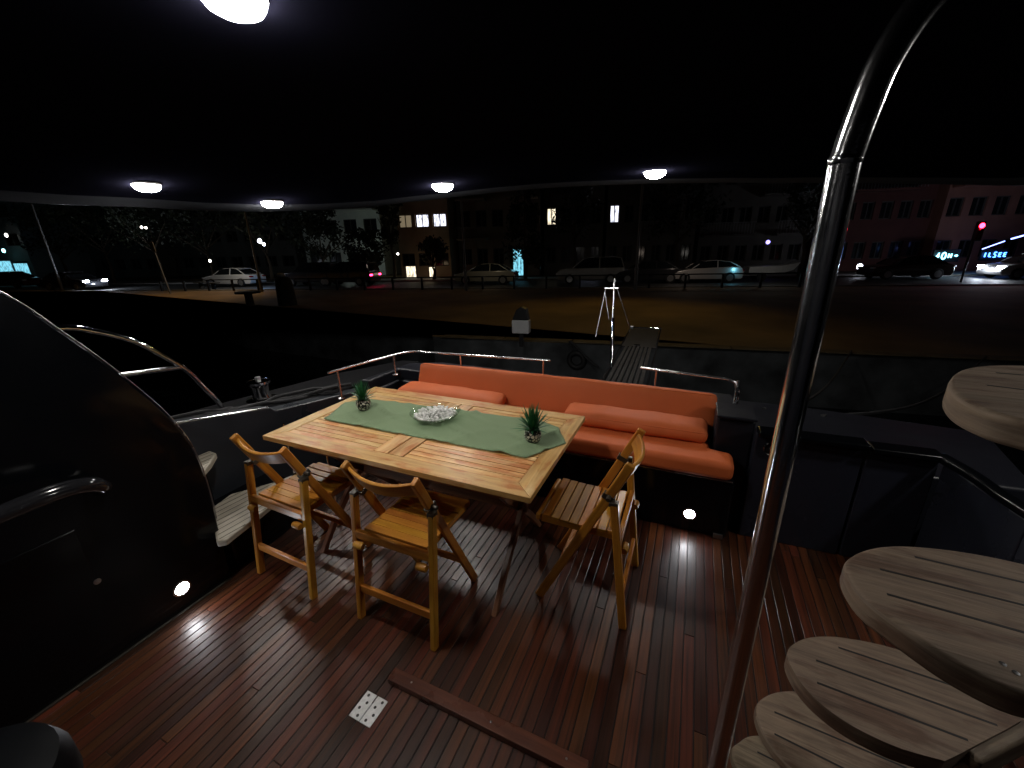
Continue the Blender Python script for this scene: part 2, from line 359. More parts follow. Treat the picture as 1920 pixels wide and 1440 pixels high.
def prism_cushion(name, poly, z0, z1, loc, label, bevel=.03, fn=None, part=True, grp=None):
    t = thing(name, label, 'cushion', loc, 0, grp)
    q = MB(); q.prism(poly, z0, z1, fn); q.build('cover', orange, t, bevel=bevel, seg=5)
    return t
def cushion(name, size, loc, rx, label, r=.04, puff=.012, grp=None, seed=0, nz=.004):
    t = thing(name, label, 'cushion', loc, 0, grp)
    nx, ny, nzv = int(size[0]/.04), 8, 8
    bm = bmesh.new(); bmesh.ops.create_cube(bm, size=1)
    bm.free(); mb = MB(); hx, hy, hz = [s/2 for s in size]
    # six gridded faces
    def grid(fx, na, nb):
        b = len(mb.v)
        for i in range(na+1):
            for j in range(nb+1): mb.v.append(fx(i/na*2-1, j/nb*2-1))
        for i in range(na):
            for j in range(nb):
                mb.face([b+i*(nb+1)+j, b+(i+1)*(nb+1)+j, b+(i+1)*(nb+1)+j+1, b+i*(nb+1)+j+1], [(i*.04, j*.04), (i*.04+.04, j*.04), (i*.04+.04, j*.04+.04), (i*.04, j*.04+.04)], .5)
    def rnd(p):
        inner = Vector((max(-hx+r, min(hx-r, p.x)), max(-hy+r, min(hy-r, p.y)), max(-hz+r, min(hz-r, p.z))))
        dlt = p-inner
        if dlt.length > 1e-6: p = inner+dlt.normalized()*r
        u, v_, w_ = p.x/hx, p.y/hy, p.z/hz
        p = p+Vector((0, math.copysign(1, v_)*abs(v_)**3*puff*(1-u*u*u*u)*(1-w_*w_*.8), math.copysign(1, w_)*abs(w_)**3*puff*(1-u**4)*(1-v_*v_*.8)))
        return p+Vector((0, noise.noise(p*9+Vector((seed, 0, 0))), noise.noise(p*9+Vector((seed, 9, 0)))))*nz
    def S(e): return math.copysign(abs(e)**.7, e)
    grid(lambda a, b_: rnd(Vector((a*hx, S(b_)*hy, hz))), nx, ny); grid(lambda a, b_: rnd(Vector((-a*hx, S(b_)*hy, -hz))), nx, ny)
    grid(lambda a, b_: rnd(Vector((a*hx, -hy, S(b_)*hz))), nx, nzv); grid(lambda a, b_: rnd(Vector((-a*hx, hy, S(b_)*hz))), nx, nzv)
    grid(lambda a, b_: rnd(Vector((hx, S(a)*hy, S(b_)*hz))), 8, nzv); grid(lambda a, b_: rnd(Vector((-hx, -S(a)*hy, S(b_)*hz))), 8, nzv)
    o = mb.build('cover', orange, t)
    bm = bmesh.new(); bm.from_mesh(o.data); bmesh.ops.remove_doubles(bm, verts=bm.verts, dist=.0015); bmesh.ops.recalc_face_normals(bm, faces=bm.faces); bm.to_mesh(o.data); bm.free()
    o.data.polygons.foreach_set('use_smooth', [True]*len(o.data.polygons))
    o.rotation_euler = (rx, 0, 0)
    # piping seam round the front edge
    s_ = MB(); e = .985
    pts = [(-hx*e+.02, -hy-.0+.006, hz-.012), (hx*e-.02, -hy+.006, hz-.012)]
    s_.tube(pts, .0035, 8); p_ = s_.build('piping', orange, o, smooth=True)
    return t
prism_cushion('seat_cushion', [(-1.24, -.035), (1.245, -.035), (1.245, .135), (1.13, .16), (1.11, .40), (-1.24, .40)], .395, .503, (-.94, 2.266, 0), 'long flat orange seat cushion lying on the black bench base', bevel=.034)
cushion('back_cushion', (2.30, .11, .30), (-.94, 2.725, .578), R(-20), 'long upright orange back cushion leaning against the stern', r=.03, puff=.01)
cushion('bolster_cushion', (.90, .20, .095), (-.28, 2.535, .551), R(6), 'orange bolster cushion at the right end, behind the folding chair', r=.042, puff=.012, grp='orange bolster cushions', seed=4, nz=.007)
cushion('bolster_cushion', (.92, .20, .095), (-1.68, 2.535, .551), R(6), 'orange bolster cushion at the left end, behind the table plant', r=.042, puff=.012, grp='orange bolster cushions', seed=8, nz=.007)

# stern rails
def rail(name, label, pts, posts, r=.0105, grp='low steel stern rails'):
    t = thing(name, label, 'rail', posts[0], 0, grp); o = Vector(posts[0])
    q = MB(); q.tube([Vector(p)-o for p in pts], r, 12); q.build('tube', railsteel, t, smooth=True)
    for p in posts:
        p = Vector(p)-o; zt = pts[0][2]-o.z
        q = MB(); q.tube([p, p+Vector((0, 0, .02)), Vector((p.x, p.y, zt))], .009, 10, radii=[.013, .009, .009]); q.lathe([(.026, 0), (.026, .006), (.014, .012)], p, 16)
        q.build('post', railsteel, t, smooth=True)
    return t
rail('stern_rail', 'longer bent steel rail along the left stern corner', spline([(-2.47, 2.1, .78), (-2.42, 2.4, .78), (-2.34, 2.78, .78), (-2.25, 2.90, .78), (-2.1, 2.91, .78), (-1.6, 2.94, .78), (-1.0, 3.0, .78)], 6),
     [(-2.46, 2.18, .55), (-2.36, 2.72, .60), (-1.80, 2.925, .60), (-1.06, 2.99, .60)])
rail('stern_rail', 'shorter straight steel rail right of the gangway', [(-.30, 3.02, .78), (.27, 2.93, .78), (.315, 2.92, .765), (.33, 2.92, .72), (.33, 2.92, .62)], [(-.19, 3.0, .60), (.33, 2.92, .60)])
sh = thing('shackle', 'shiny chain shackle hanging on the right end of the stern rail', 'shackle', (.335, 2.90, .60))
q = MB()
for i in range(5):
    a = [Vector((math.cos(t_)*.011, (math.sin(t_)*.008 if i % 2 else 0), (0 if i % 2 else 0)+math.sin(t_)*.018+.12-i*.026)) for t_ in [j/10*2*math.pi for j in range(11)]]
    q.tube(a, .0035, 6, caps=False)
q.build('chain', chrome, sh, smooth=True)
# side arch rail
ar = thing('side_rail', 'tall curved steel rail rising behind the black side wing', 'rail', (-3.0, 1.62, .555))
A = [(-3.0, .60, 1.30), (-3.0, .938, 1.301), (-3.0, 1.085, 1.254), (-3.0, 1.232, 1.17), (-3.0, 1.341, 1.063), (-3.0, 1.457, .926), (-3.0, 1.535, .771), (-3.0, 1.594, .652), (-3.0, 1.62, .555)]
q = MB(); q.tube([p-Vector((-3, 1.62, .555)) for p in spline(A, 6)], .016, 14); q.build('tube', chrome, ar, smooth=True)
q = MB(); q.tube([(0, .7-1.62, .435), (0, 1.135-1.62, .435), (0, 1.45-1.62, .40)], .0145, 12); q.build('crossbar', railsteel, ar, smooth=True)
# capstan
cpn = thing('capstan', 'small round steel capstan on the dark side deck', 'capstan', tuple(W(492, 748, .57).xy)+(.555,))
q = MB(); q.lathe([(.10, 0), (.10, .012), (.06, .02), (.052, .05), (.056, .085), (.075, .10), (.075, .112), (.03, .12)], seg=28); q.build('drum', chrome, cpn, smooth=True); cpn.scale = (1.1, 1.1, 1.45)
q = MB(); q.lathe([(.018, .12), (.018, .135), (.004, .138)], seg=16); q.build('cap', steel, cpn, smooth=True)
# ropes on side deck
rp = thing('mooring_rope', 'dark mooring rope snaking across the side deck by the capstan', 'rope', (-2.75, 1.8, .56))
for j in range(4):
    pts = []
    for i in range(11):
        t_ = i/10; pts.append((-.38+t_*.55+random.uniform(-.03, .03)+j*.03, -.55+t_*1.05+random.uniform(-.05, .05), .018+.02*(j % 2)+.03*abs(math.sin(t_*5+j))))
    q = MB(); q.tube(spline(pts, 5), .014, 8); q.build('strand', rope_m, rp, smooth=True)
# mooring lines from the right stern corner to the quay
for i, (b_, lab) in enumerate((((3.2, 10.55, -.55), 'upper dark mooring line from the right stern corner to the quay'), ((5.4, 10.8, -.55), 'lower dark mooring line slanting far right to the quay'))):
    a_ = Vector((.55+.35*i, 3.2, .50)); b_ = Vector(b_); q = MB()
    q.tube([a_.lerp(b_, j/14)-a_-Vector((0, 0, .35*math.sin(math.pi*j/14))) for j in range(15)], .016, 8)
    tag(q.build('mooring_line', rope_m, smooth=True, loc=a_), lab, 'rope', 'mooring lines at the stern')
# teak steps in the left corner
def teak_step(name, poly, z, label, block, thick=.035):
    t = thing(name, label, 'step', (poly[0][0], poly[0][1], 0), 0, 'pale teak boarding steps'); ox, oy = poly[0]
    q = MB(); q.prism([(a-ox, b-oy) for a, b in poly], z-thick, z, udir=(math.cos(R(82)), math.sin(R(82))))
    o = q.build('tread', [M['step_teak']], t, bevel=.008, seg=3)
    s_ = MB(); cx = sum(a for a, b in poly)/len(poly); n = len(poly)
    dv = Vector((math.cos(R(86)), math.sin(R(86)))); nv = Vector((-dv.y, dv.x))
    c0 = min(Vector(p).dot(nv) for p in poly); c1 = max(Vector(p).dot(nv) for p in poly); c = c0+.036
    while c < c1-.02:
        hits = []
        for i in range(n):
            p, q_ = Vector(poly[i]), Vector(poly[(i+1) % n]); a_, b_ = p.dot(nv)-c, q_.dot(nv)-c
            if a_*b_ < 0: hits.append(p.lerp(q_, a_/(a_-b_)).dot(dv))
        if len(hits) >= 2:
            h0, h1 = min(hits)+.014, max(hits)-.014
            if h1 > h0:
                p, q_ = nv*c+dv*h0, nv*c+dv*h1
                s_.bar((p.x-ox, p.y-oy, z), (q_.x-ox, q_.y-oy, z), .004, .0016, (0, 0, 1))
        c += .042
    s_.build('seams', caulk, o)
    q = MB(); q.prism([(a-ox, b-oy) for a, b in block], .0, z-thick-.002); q.build('riser', black, t, bevel=.012, seg=3)
teak_step('boarding_step', [(-2.34, 1.06), (-2.02, .90), (-1.99, .93), (-2.03, 1.12), (-2.10, 1.40), (-2.15, 1.56), (-2.21, 1.55), (-2.25, 1.40), (-2.38, 1.20)], .30, 'pale slatted teak step at floor corner behind the chairs', [(-2.48, 1.08), (-2.16, .99), (-2.13, 1.02), (-2.15, 1.32), (-2.19, 1.5), (-2.48, 1.5)])
teak_step('boarding_step', [(-2.49, .97), (-2.28, .97), (-2.27, 1.05), (-2.33, 1.12), (-2.42, 1.205), (-2.49, 1.21)], .56, 'smaller upper teak step just showing past the side wing', [(-2.48, .98), (-2.36, .98), (-2.36, 1.05), (-2.48, 1.16)])
gr = thing('grab_post', 'pair of thin steel posts standing on the teak step', 'rail', (-2.20, 1.49, .30))
for px, py in ((0, 0), (.30, .02)):
    q = MB(); q.tube([(px, py, 0 if px == 0 else -.30), (px, py, .36)], .006, 10); q.lathe([(.02, 0), (.02, .01), (.008, .02)], (px, py, 0 if px == 0 else -.30), 14); q.build('post', chrome, gr, smooth=True)

# floor batten and hinge plate
bt = thing('floor_batten', 'low reddish wooden batten fixed across the deck in front', 'batten', (-.55, .862, 0), R(-.3))
q = MB(); q.box((0, 0, .0145), (.80, .052, .029), ax=0); q.build('board', M['sill_wood'], bt, bevel=.003)
q = MB()
for a in (-.30, .05, .33): q.lathe([(.004, .029), (.004, .0297), (.001, .03)], (a, 0, 0), 10)
q.build('screws', steel, bt, smooth=True)
hg = thing('hinge_plate', 'bright steel hinge plate let into the dark deck', 'hinge', (-.953, .735, .001), R(-1))
brushed = mat('brushed_plate', (.80, .80, .80), .38, .55, var=.15, scale=70, rvar=.1)
for s in (-1, 1):
    q = MB(); q.box((s*.0265, 0, .0015), (.049, .098, .003)); lf = q.build('leaf', brushed, hg, bevel=.001)
    q = MB()
    for j, yy in enumerate((-.036, -.012, .012, .036)): q.lathe([(.0055, 0), (.0055, .0006), (.002, .0002)], (s*(.02+.014*(j % 2)), yy, .003), 12)
    q.build('screws', mat('screw_dark', (.05, .05, .05), .4, .8), lf, smooth=True)
q = MB(); q.tube([(0, -.049, .0035), (0, .049, .0035)], .0022, 8); q.build('pin', steel, hg, smooth=True)

# hardtop ceiling: cambered sheet with a rolled rim
def czf(x): return 2.33-.030*(x+.7)**2
def hit_ceiling(px, py, drop=0):
    d_ = ray(px, py); lo, hi = 1e-6, 1.0
    f_ = lambda t: (CAM+d_*t).z-(czf((CAM+d_*t).x)-drop)
    t = 0
    while f_(t) < 0 and t < .05: t += .00002
    return CAM+d_*t
edge_px = [(0, 380), (120, 386), (250, 391), (380, 397), (500, 399), (600, 396), (700, 389), (850, 372), (1000, 356), (1150, 348), (1300, 345), (1450, 345), (1600, 345), (1750, 347), (1900, 350)]
ep = [hit_ceiling(a, b, .03).xy for a, b in edge_px]
ep = [Vector((ep[0].x-.1, -3.0)), Vector((ep[0].x-.1, ep[0].y-.8))]+[Vector(e) for e in ep]+[Vector((ep[-1].x+.3, ep[-1].y-.5)), Vector((ep[-1].x+.4, -3.0))]
_e = []
for i, a in enumerate(ep):
    b = ep[(i+1) % len(ep)]; k_ = max(1, int((b-a).length/.3)); _e += [a.lerp(b, j/k_) for j in range(k_)]
ep = _e
q = MB(); cc = Vector((-.5, 1.0)); n = len(ep)
rings_ = [(k_/10, .0) for k_ in range(1, 10)]+[(.955, .0), (.985, -.03), (1, -.02), (1, .05), (.95, .16)]
q.v.append(Vector((cc.x, cc.y, czf(cc.x))))
for f_, dz in rings_:
    for e in ep:
        p = cc.lerp(e, f_); q.v.append(Vector((p.x, p.y, czf(p.x)+dz)))
for i in range(n): q.face([0, 1+(i+1) % n, 1+i], [(0, 0)]*3, .5, 0)
for k_ in range(len(rings_)-1):
    for i in range(n):
        j = (i+1) % n; a = 1+k_*n; b = a+n; q.face([a+i, a+j, b+j, b+i], [(0, 0)]*4, .5, 1 if k_ >= 9 else 0)
q.face([1+(len(rings_)-1)*n+i for i in range(n)][::-1], [(0, 0)]*n, .5, 0)
ceil = struct(q.build('ceiling', [ceilm, rimm], smooth=True, angle=25), 'black cambered hardtop ceiling overhead')
LAMPS = [((438, 2), 'bright round ceiling lamp nearest, at the top edge of the photo'), ((275, 350), 'leftmost small ceiling lamp near the hardtop edge'),
         ((510, 382), 'lowest of the ceiling lamps, right of the leftmost one'), ((830, 350), 'ceiling lamp above the table, middle of the far row'), ((1228, 325), 'rightmost ceiling lamp, above the gangway')]
lp0 = None
def mk_lamp(loc, label):
    t = thing('ceiling_lamp', label, 'lamp', loc, 0, 'round lamps in the hardtop ceiling')
    q = MB(); q.lathe([(.113, .01), (.113, -.003), (.110, -.006), (.106, -.005), (.106, -.002)], seg=48); q.build('bezel', mat('lamp_bezel', (.8, .8, .8), .35), t, smooth=True)
    q = MB(); q.lathe([(.106, -.004), (.104, -.022), (.090, -.042), (.058, -.058), (.001, -.064)], seg=48); q.build('lens', lamp_e, t, smooth=True)
    return t
for (px, lab) in LAMPS:
    p = hit_ceiling(px[0], px[1], .02); loc = (p.x, p.y, czf(p.x)-.002)
    if lp0 is None: lp0 = mk_lamp(loc, lab); lp0.scale = (.78, .78, .78)
    else:
        l_ = dup(lp0, loc, label=lab); k_ = {275: .72, 510: .80}.get(px[0], .95); l_.scale = (k_, k_, k_)
dup(lp0, (2.05, 1.7, czf(2.05)-.002), label='unseen ceiling lamp over the starboard side, added to light the stair and right panels').scale = (.8, .8, .8)  # extra unseen lamp, added to brighten treads and right panels
_b = dup(lp0, (-1.9, -.6, czf(-1.9)-.002), label='unseen ceiling lamp over the port side behind the viewer, added to light the chair legs'); _b.scale = (.5, .5, .5)  # lamp added behind the viewer to lift the rear faces of the chairs

# ------------------------------------------------------------------ table
TX0, TX1, TY0, TY1, TZ = -2.01, -.488, 1.232, 2.09, .73
tb = thing('dining_table', 'long slatted teak folding table with crossed legs on deck', 'table', ((TX0+TX1)/2, (TY0+TY1)/2, 0))
tx, ty = (TX1-TX0)/2, (TY1-TY0)/2
q = MB(); th = .026; fwid = .085
zc = TZ-th/2
def mitre(pts): q.prism(pts, TZ-th, TZ, udir=(1, 0) if abs(pts[1][0]-pts[0][0]) > abs(pts[1][1]-pts[0][1]) else (0, 1))
mitre([(-tx, -ty), (tx, -ty), (tx-fwid, -ty+fwid-.001), (-tx+fwid, -ty+fwid-.001)]); mitre([(tx, ty), (-tx, ty), (-tx+fwid, ty-fwid+.001), (tx-fwid, ty-fwid+.001)])
mitre([(tx, -ty+.002), (tx, ty-.002), (tx-fwid+.001, ty-fwid), (tx-fwid+.001, -ty+fwid)]); mitre([(-tx, ty-.002), (-tx, -ty+.002), (-tx+fwid-.001, -ty+fwid), (-tx+fwid-.001, ty-fwid)])
for xx in (-.045, .045): q.box((xx, 0, zc), (.082, 2*ty-2*fwid-.004, th), ax=1)
ns = 18; span = 2*ty-2*fwid; sw_ = span/ns
for half in (-1, 1):
    a0, a1 = (-tx+fwid+.002, -.090) if half < 0 else (.090, tx-fwid-.002)
    for i in range(ns):
        q.box(((a0+a1)/2, -ty+fwid+sw_*(i+.5), zc-.001), (a1-a0, sw_-.0032, th-.003), ax=0)
top = q.build('tabletop', M['table_teak'], tb, bevel=.0018, seg=2)
q = MB()
for yy in (-ty+.06, ty-.06): q.box((0, yy, TZ-th-.022), (2*tx-.30, .022, .044), ax=0)
for xx in (-tx+.1, -.1, .1, tx-.1): q.box((xx, 0, TZ-th-.013), (.05, 2*ty-.16, .024), ax=1)
q.build('apron', M['table_leg_wood'], tb, bevel=.002)
def curved_leg(p, q_, bow, name='leg'):
    mb = MB(); p, q_ = Vector(p), Vector(q_); n_ = 10; rr = random.random(); b = 0
    hw, hd = .013, .024
    for i in range(n_+1):
        t_ = i/n_; c = p.lerp(q_, t_)+Vector((0, math.sin(t_*2*math.pi)*bow, 0)); wd = hd*(.72+.5*math.sin(math.pi*min(1, t_*1.05)))
        for sx, sy in ((-1, -1), (1, -1), (1, 1), (-1, 1)): mb.v.append(c+Vector((sx*hw, sy*wd, 0)))
        if i:
            for k_ in range(4):
                k2 = (k_+1) % 4; a = (i-1)*4
                mb.face([a+k_, a+k2, a+4+k2, a+4+k_], [(t_*.8-.08, k_*.05), (t_*.8-.08, k_*.05+.05), (t_*.8, k_*.05+.05), (t_*.8, k_*.05)], rr)
    mb.face([3, 2, 1, 0], [(0, 0)]*4, rr); mb.face([n_*4+i for i in range(4)], [(0, 0)]*4, rr)
    return mb.build(name, M['table_leg_wood'], tb, bevel=.003)
for sx in (1, -1):
    bx = .552*sx; ox_ = .031*sx
    curved_leg((bx, -ty+.062, 0), (bx, ty-.13, TZ-th-.03), -.018)
    curved_leg((bx-ox_, ty-.11, 0), (bx-ox_, -ty+.13, TZ-th-.03), .018)
q = MB()
q.box((0, -.015, .37), (1.16, .028, .052), ax=0); q.build('stretcher', M['table_leg_wood'], tb, bevel=.003)
q = MB(); q.box((0, -.16, .60), (1.16, .024, .045), ax=0); q.build('stretcher', M['table_leg_wood'], tb, bevel=.003)
q = MB(); q.box((0, .17, .60), (1.16, .024, .045), ax=0); q.build('stretcher', M['table_leg_wood'], tb, bevel=.003)
for s1 in (-1, 1):
    q = MB(); q.bar((.50*s1, -.015, .39), (.22*s1, -.015, TZ-th-.03), .02, .03, (0, 1, 0)); q.build('brace', M['table_leg_wood'], tb, bevel=.002)

# runner
rn_poly = [(-1.868, 1.508), (-1.965, 1.762), (-1.84, 1.872), (-.70, 1.935), (-.585, 1.885), (-.492, 1.722), (-.62, 1.515), (-1.25, 1.51)]
q = MB(); ox, oy = -1.24, 1.7
bm = bmesh.new(); vs = [bm.verts.new((a-ox, b-oy, 0)) for a, b in rn_poly]; bm.faces.new(vs)
bmesh.ops.triangulate(bm, faces=bm.faces[:])
for _ in range(5): bmesh.ops.subdivide_edges(bm, edges=[e for e in bm.edges if e.calc_length() > .03], cuts=1, use_grid_fill=True); bmesh.ops.triangulate(bm, faces=bm.faces[:])
for v_ in bm.verts:
    a, b = v_.co.x, v_.co.y
    f_ = max(0, math.sin((a*1.0+b*2.2)*16))**6*.35+max(0, math.sin((a*1.6-b*.9)*14+1))**8*.35
    v_.co.z = .0022+.045*f_*(.5+noise.noise(Vector((a*4, b*4, 0))))+.0016*(noise.noise(Vector((a*12, b*12, 3)))+.6)
me = bpy.data.meshes.new('table_runner'); bm.to_mesh(me); bm.free(); me.materials.append(green); me.polygons.foreach_set('use_smooth', [True]*len(me.polygons))
ro = bpy.data.objects.new('table_runner', me); col.objects.link(ro); ro.location = (ox, oy, TZ+.0005)
sd = ro.modifiers.new('s', 'SOLIDIFY'); sd.thickness = .0018; sd.offset = 1
tag(ro, 'sage green cloth runner with pointed ends laid along the table', 'table runner')
RZ = TZ+.0055

# glass bowl with pebbles
bx_, by_ = -1.262, 1.745
bo = thing('glass_bowl', 'clear shallow glass bowl in the middle of the table', 'bowl', (bx_, by_, RZ))
q = MB()
outer = [(.045, 0), (.075, .003), (.105, .012), (.128, .028), (.142, .046)]; inn = [(.139, .0465), (.124, .030), (.102, .016), (.074, .008), (.001, .007)]
q.lathe(outer+inn, seg=56, cap=False); nb = len(q.v); q.face(list(range(56))[::-1], [(0, 0)]*56, .5)
q.build('dish', glass, bo, smooth=True, angle=60)
pm = []
for v_ in range(4):
    bm = bmesh.new(); bmesh.ops.create_icosphere(bm, subdivisions=2, radius=1)
    for p in bm.verts: p.co = Vector((p.co.x, p.co.y*.8, p.co.z*.62))*(1+.18*noise.noise(p.co*1.3+Vector((v_*5, 0, 0))))
    me = bpy.data.meshes.new('pebble'); bm.to_mesh(me); bm.free(); me.materials.append(pebw); me.polygons.foreach_set('use_smooth', [True]*len(me.polygons)); pm.append(me)
rings = [(.066, 16, .026), (.088, 24, .028), (.108, 28, .036), (.0, 1, .042), (.022, 6, .042), (.044, 12, .041), (.066, 16, .040), (.088, 20, .040), (.012, 4, .053), (.034, 8, .052), (.056, 11, .050)]
for rad, cnt, z in rings:
    for i in range(cnt):
        a = i/cnt*2*math.pi+rad*40+random.uniform(-.1, .1); s = random.uniform(.0085, .0135)
        o = bpy.data.objects.new('pebble', random.choice(pm)); col.objects.link(o)
        o.location = (bx_+rad*math.cos(a), by_+rad*math.sin(a), RZ+z-.004+random.uniform(-.002, .003)); o.scale = (s, s, s); o.rotation_euler = [random.uniform(-.6, .6), random.uniform(-.6, .6), random.uniform(0, 6.28)]
        tag(o, 'smooth white pebble among the pebbles heaped in the glass bowl', 'pebble', 'white pebbles in the glass bowl')

# potted plants
potm, nt_, P_ = newmat('patterned_pot')
tc = N(nt_, 'ShaderNodeTexCoord'); vo = N(nt_, 'ShaderNodeTexVoronoi', feature='DISTANCE_TO_EDGE'); vo.inputs['Scale'].default_value = 75
v2 = N(nt_, 'ShaderNodeTexVoronoi'); v2.inputs['Scale'].default_value = 75
rr_ = ramp(nt_, [(.30, (.012, .012, .012)), (.34, (.62, .58, .52))]); r3_ = ramp(nt_, [(.10, (.012, .012, .012)), (.16, (1, 1, 1))])
nt_.links.new(tc.outputs['Object'], vo.inputs['Vector']); nt_.links.new(tc.outputs['Object'], v2.inputs['Vector'])
nt_.links.new(v2.outputs['Color'], rr_.inputs[0]); nt_.links.new(vo.outputs['Distance'], r3_.inputs[0])
mx = N(nt_, 'ShaderNodeMix', data_type='RGBA', blend_type='MULTIPLY'); mx.inputs[0].default_value = 1
nt_.links.new(rr_.outputs[0], mx.inputs[6]); nt_.links.new(r3_.outputs[0], mx.inputs[7]); nt_.links.new(mx.outputs[2], P_.inputs['Base Color']); P_.inputs['Roughness'].default_value = .3
leafm = mat('spiky_leaf', (.022, .125, .045), .42, var=.35, scale=60)
soilm = mat('soil', (.02, .015, .01), .9, bump=.6, bscale=120)
def plant(loc, label, seed):
    random.seed(seed)
    t = thing('potted_plant', label, 'potted plant', loc, random.random()*6, 'small potted plants on the table runner')
    q = MB()
    prof = [(.022, 0), (.030, .010), (.036, .026), (.036, .040), (.031, .055), (.028, .056), (.027, .050)]
    q.lathe(prof, seg=10, cap=False); q.face([i for i in range(10)][::-1], [(0, 0)]*10, .5); q.build('pot', potm, t, bevel=.001)
    q = MB(); q.lathe([(.027, .047), (.02, .050), (.001, .053)], seg=14); q.build('soil', soilm, t, smooth=True)
    q = MB(); nl = 54 if seed == 3 else 70
    for i in range(nl):
        f = i/nl; az = i*2.39996; el = R(88-f*70+random.uniform(-6, 6)); ln = (.094 if seed == 3 else .104)*(1-.18*f)*random.uniform(.85, 1.1); wd = .0056
        dr = Vector((math.cos(az)*math.cos(el), math.sin(az)*math.cos(el), math.sin(el))); sd_ = Vector((-math.sin(az), math.cos(az), 0)); nn_ = dr.cross(sd_)
        base = Vector((math.cos(az)*.006, math.sin(az)*.006, .052+.018*(1-f))); b = len(q.v); prof = [(0, .6), (.3, 1), (.65, .7), (1, .04)]
        for tt, w_ in prof:
            c = base+dr*ln*tt+Vector((0, 0, -1))*(.012*f)*tt*tt*1.5
            q.v += [c-sd_*wd*w_, c-nn_*wd*.28*w_, c+sd_*wd*w_, c+nn_*wd*.12*w_]
        for k_ in range(3):
            for j in range(4):
                j2 = (j+1) % 4; a = b+k_*4; q.face([a+j, a+j2, a+4+j2, a+4+j], [(0, 0)]*4, random.random())
    q.build('leaves', leafm, t)
    t.scale = (1.18, 1.18, 1.18)
plant((-1.752, 1.706, RZ), 'spiky green plant in black and white pot at the left of the table', 3)
plant((-.647, 1.675, RZ), 'spiky green plant in black and white pot at the right of the table', 5)
random.seed(11)

# ------------------------------------------------------------------ folding chairs (local: rear legs at y=0, faces +y)
CW = .205
CHG = 'wooden folding chairs round the table'
def chair():
    t = thing('folding_chair', '', 'chair', (0, 0, 0), 0, CHG); cw = M['chair_wood']
    fy, by, bz = .412, .102, .645              # front foot y; pivot
    k_ = (fy-by)/bz
    def stile(z): return fy-k_*z
    for s in (-1, 1):
        q = MB(); q.bar((s*CW, 0, 0), (s*CW, .074, .635), .026, .034, (0, 1, 0)); l = q.build('rear_leg', cw, t, bevel=.006, seg=3)
        q = MB(); xx = s*(CW-.0285)
        zt = .812; a = Vector((xx, fy, 0)); b = Vector((xx, stile(zt), zt)); q.bar(a+Vector((0, 0, 0)), b, .022, .040, (0, 1, .5)); st = q.build('front_leg', cw, t, bevel=.006, seg=3)
        q = MB(); q.box((s*(CW-.0285), stile(.645), .645), (.028, .052, .026), Matrix.Rotation(R(25), 3, 'X')); q.box((s*(CW-.002), .076, .634), (.029, .037, .020))
        q.lathe([(.010, -.022), (.010, .022)], (s*(CW-.012), stile(.652), .652), 10, Matrix.Rotation(R(90), 3, 'Y')); q.build('hinge_bracket', bracket, t, bevel=.002)
        # seat side rail
        xs = s*(CW-.057)
        q = MB(); q.bar((xs, .055, .438), (xs, .41, .440), .020, .034, (0, 0, 1)); q.build('seat_rail', cw, t, bevel=.004)
        q = MB(); q.lathe([(.014, -.026), (.0165, -.016), (.0165, .014), (.014, .022)], (s*(CW-.037), .022, .405), 14, Matrix.Rotation(R(90), 3, 'Y')); q.build('peg', cw, t, smooth=True)
    q = MB(); ns_ = 8; y0, y1 = .062, .402; wS = (y1-y0)/ns_
    for i in range(ns_):
        z_ = .463+.0003*i-.007*math.sin(math.pi*i/(ns_-1)); q.box((0, y0+wS*(i+.5), z_), (2*CW-.075, wS-.004, .014), ax=0)
    q.build('seat', cw, t, bevel=.002)
    q = MB(); q.box((0, .420, .448), (2*CW-.075, .028, .036), ax=0); q.build('seat_front_rail', cw, t, bevel=.011, seg=4)
    q = MB(); q.box((0, .046, .446), (2*CW-.02, .022, .040), ax=0); q.build('seat_back_rail', cw, t, bevel=.004)
    q = MB(); q.box((0, .019, .165), (2*CW-.026, .018, .040), ax=0); q.build('stretcher', cw, t, bevel=.004)
    # front stretcher low between stiles
    q = MB(); q.box((0, stile(.20), .20), (2*CW-.08, .018, .034), ax=0); q.build('stretcher', cw, t, bevel=.004)
    # curved back rail
    q = MB(); n_ = 14; rr = random.random(); hw = CW-.040; tilt = Vector((0, -k_, 1)).normalized(); nrm = Vector((0, 1, k_)).normalized()
    for i in range(n_+1):
        u = i/n_*2-1; c = Vector((u*hw, stile(.762)+.0, .762))-nrm*(.040*(1-u*u))
        hh = .036; tk = .008
        for a_, b_ in ((-1, -1), (1, -1), (1, 1), (-1, 1)): q.v.append(c+tilt*hh*b_+nrm*tk*a_)
        if i:
            a0 = (i-1)*4
            for k2 in range(4):
                k3 = (k2+1) % 4; q.face([a0+k2, a0+k3, a0+4+k3, a0+4+k2], [((i-1)*.025, k2*.07), ((i-1)*.025, k2*.07+.07), (i*.025, k2*.07+.07), (i*.025, k2*.07)], rr)
    q.face([3, 2, 1, 0], [(0, 0)]*4, rr); q.face([n_*4+i for i in range(4)], [(0, 0)]*4, rr)
    q.build('backrest', cw, t, bevel=.005, seg=3)
    return t
c0 = chair()
c0.location = (-1.782, 1.036, 0); c0.rotation_euler = (0, 0, R(-2)); c0['label'] = 'left wooden folding chair facing the table, beside the black side wing'
dup(c0, (-1.067, 1.037, 0), 0, 'middle wooden folding chair seen from behind, nearest the camera')
dup(c0, (-.132, 1.658, 0), R(90), 'wooden folding chair at the right end of the table, seen side on')

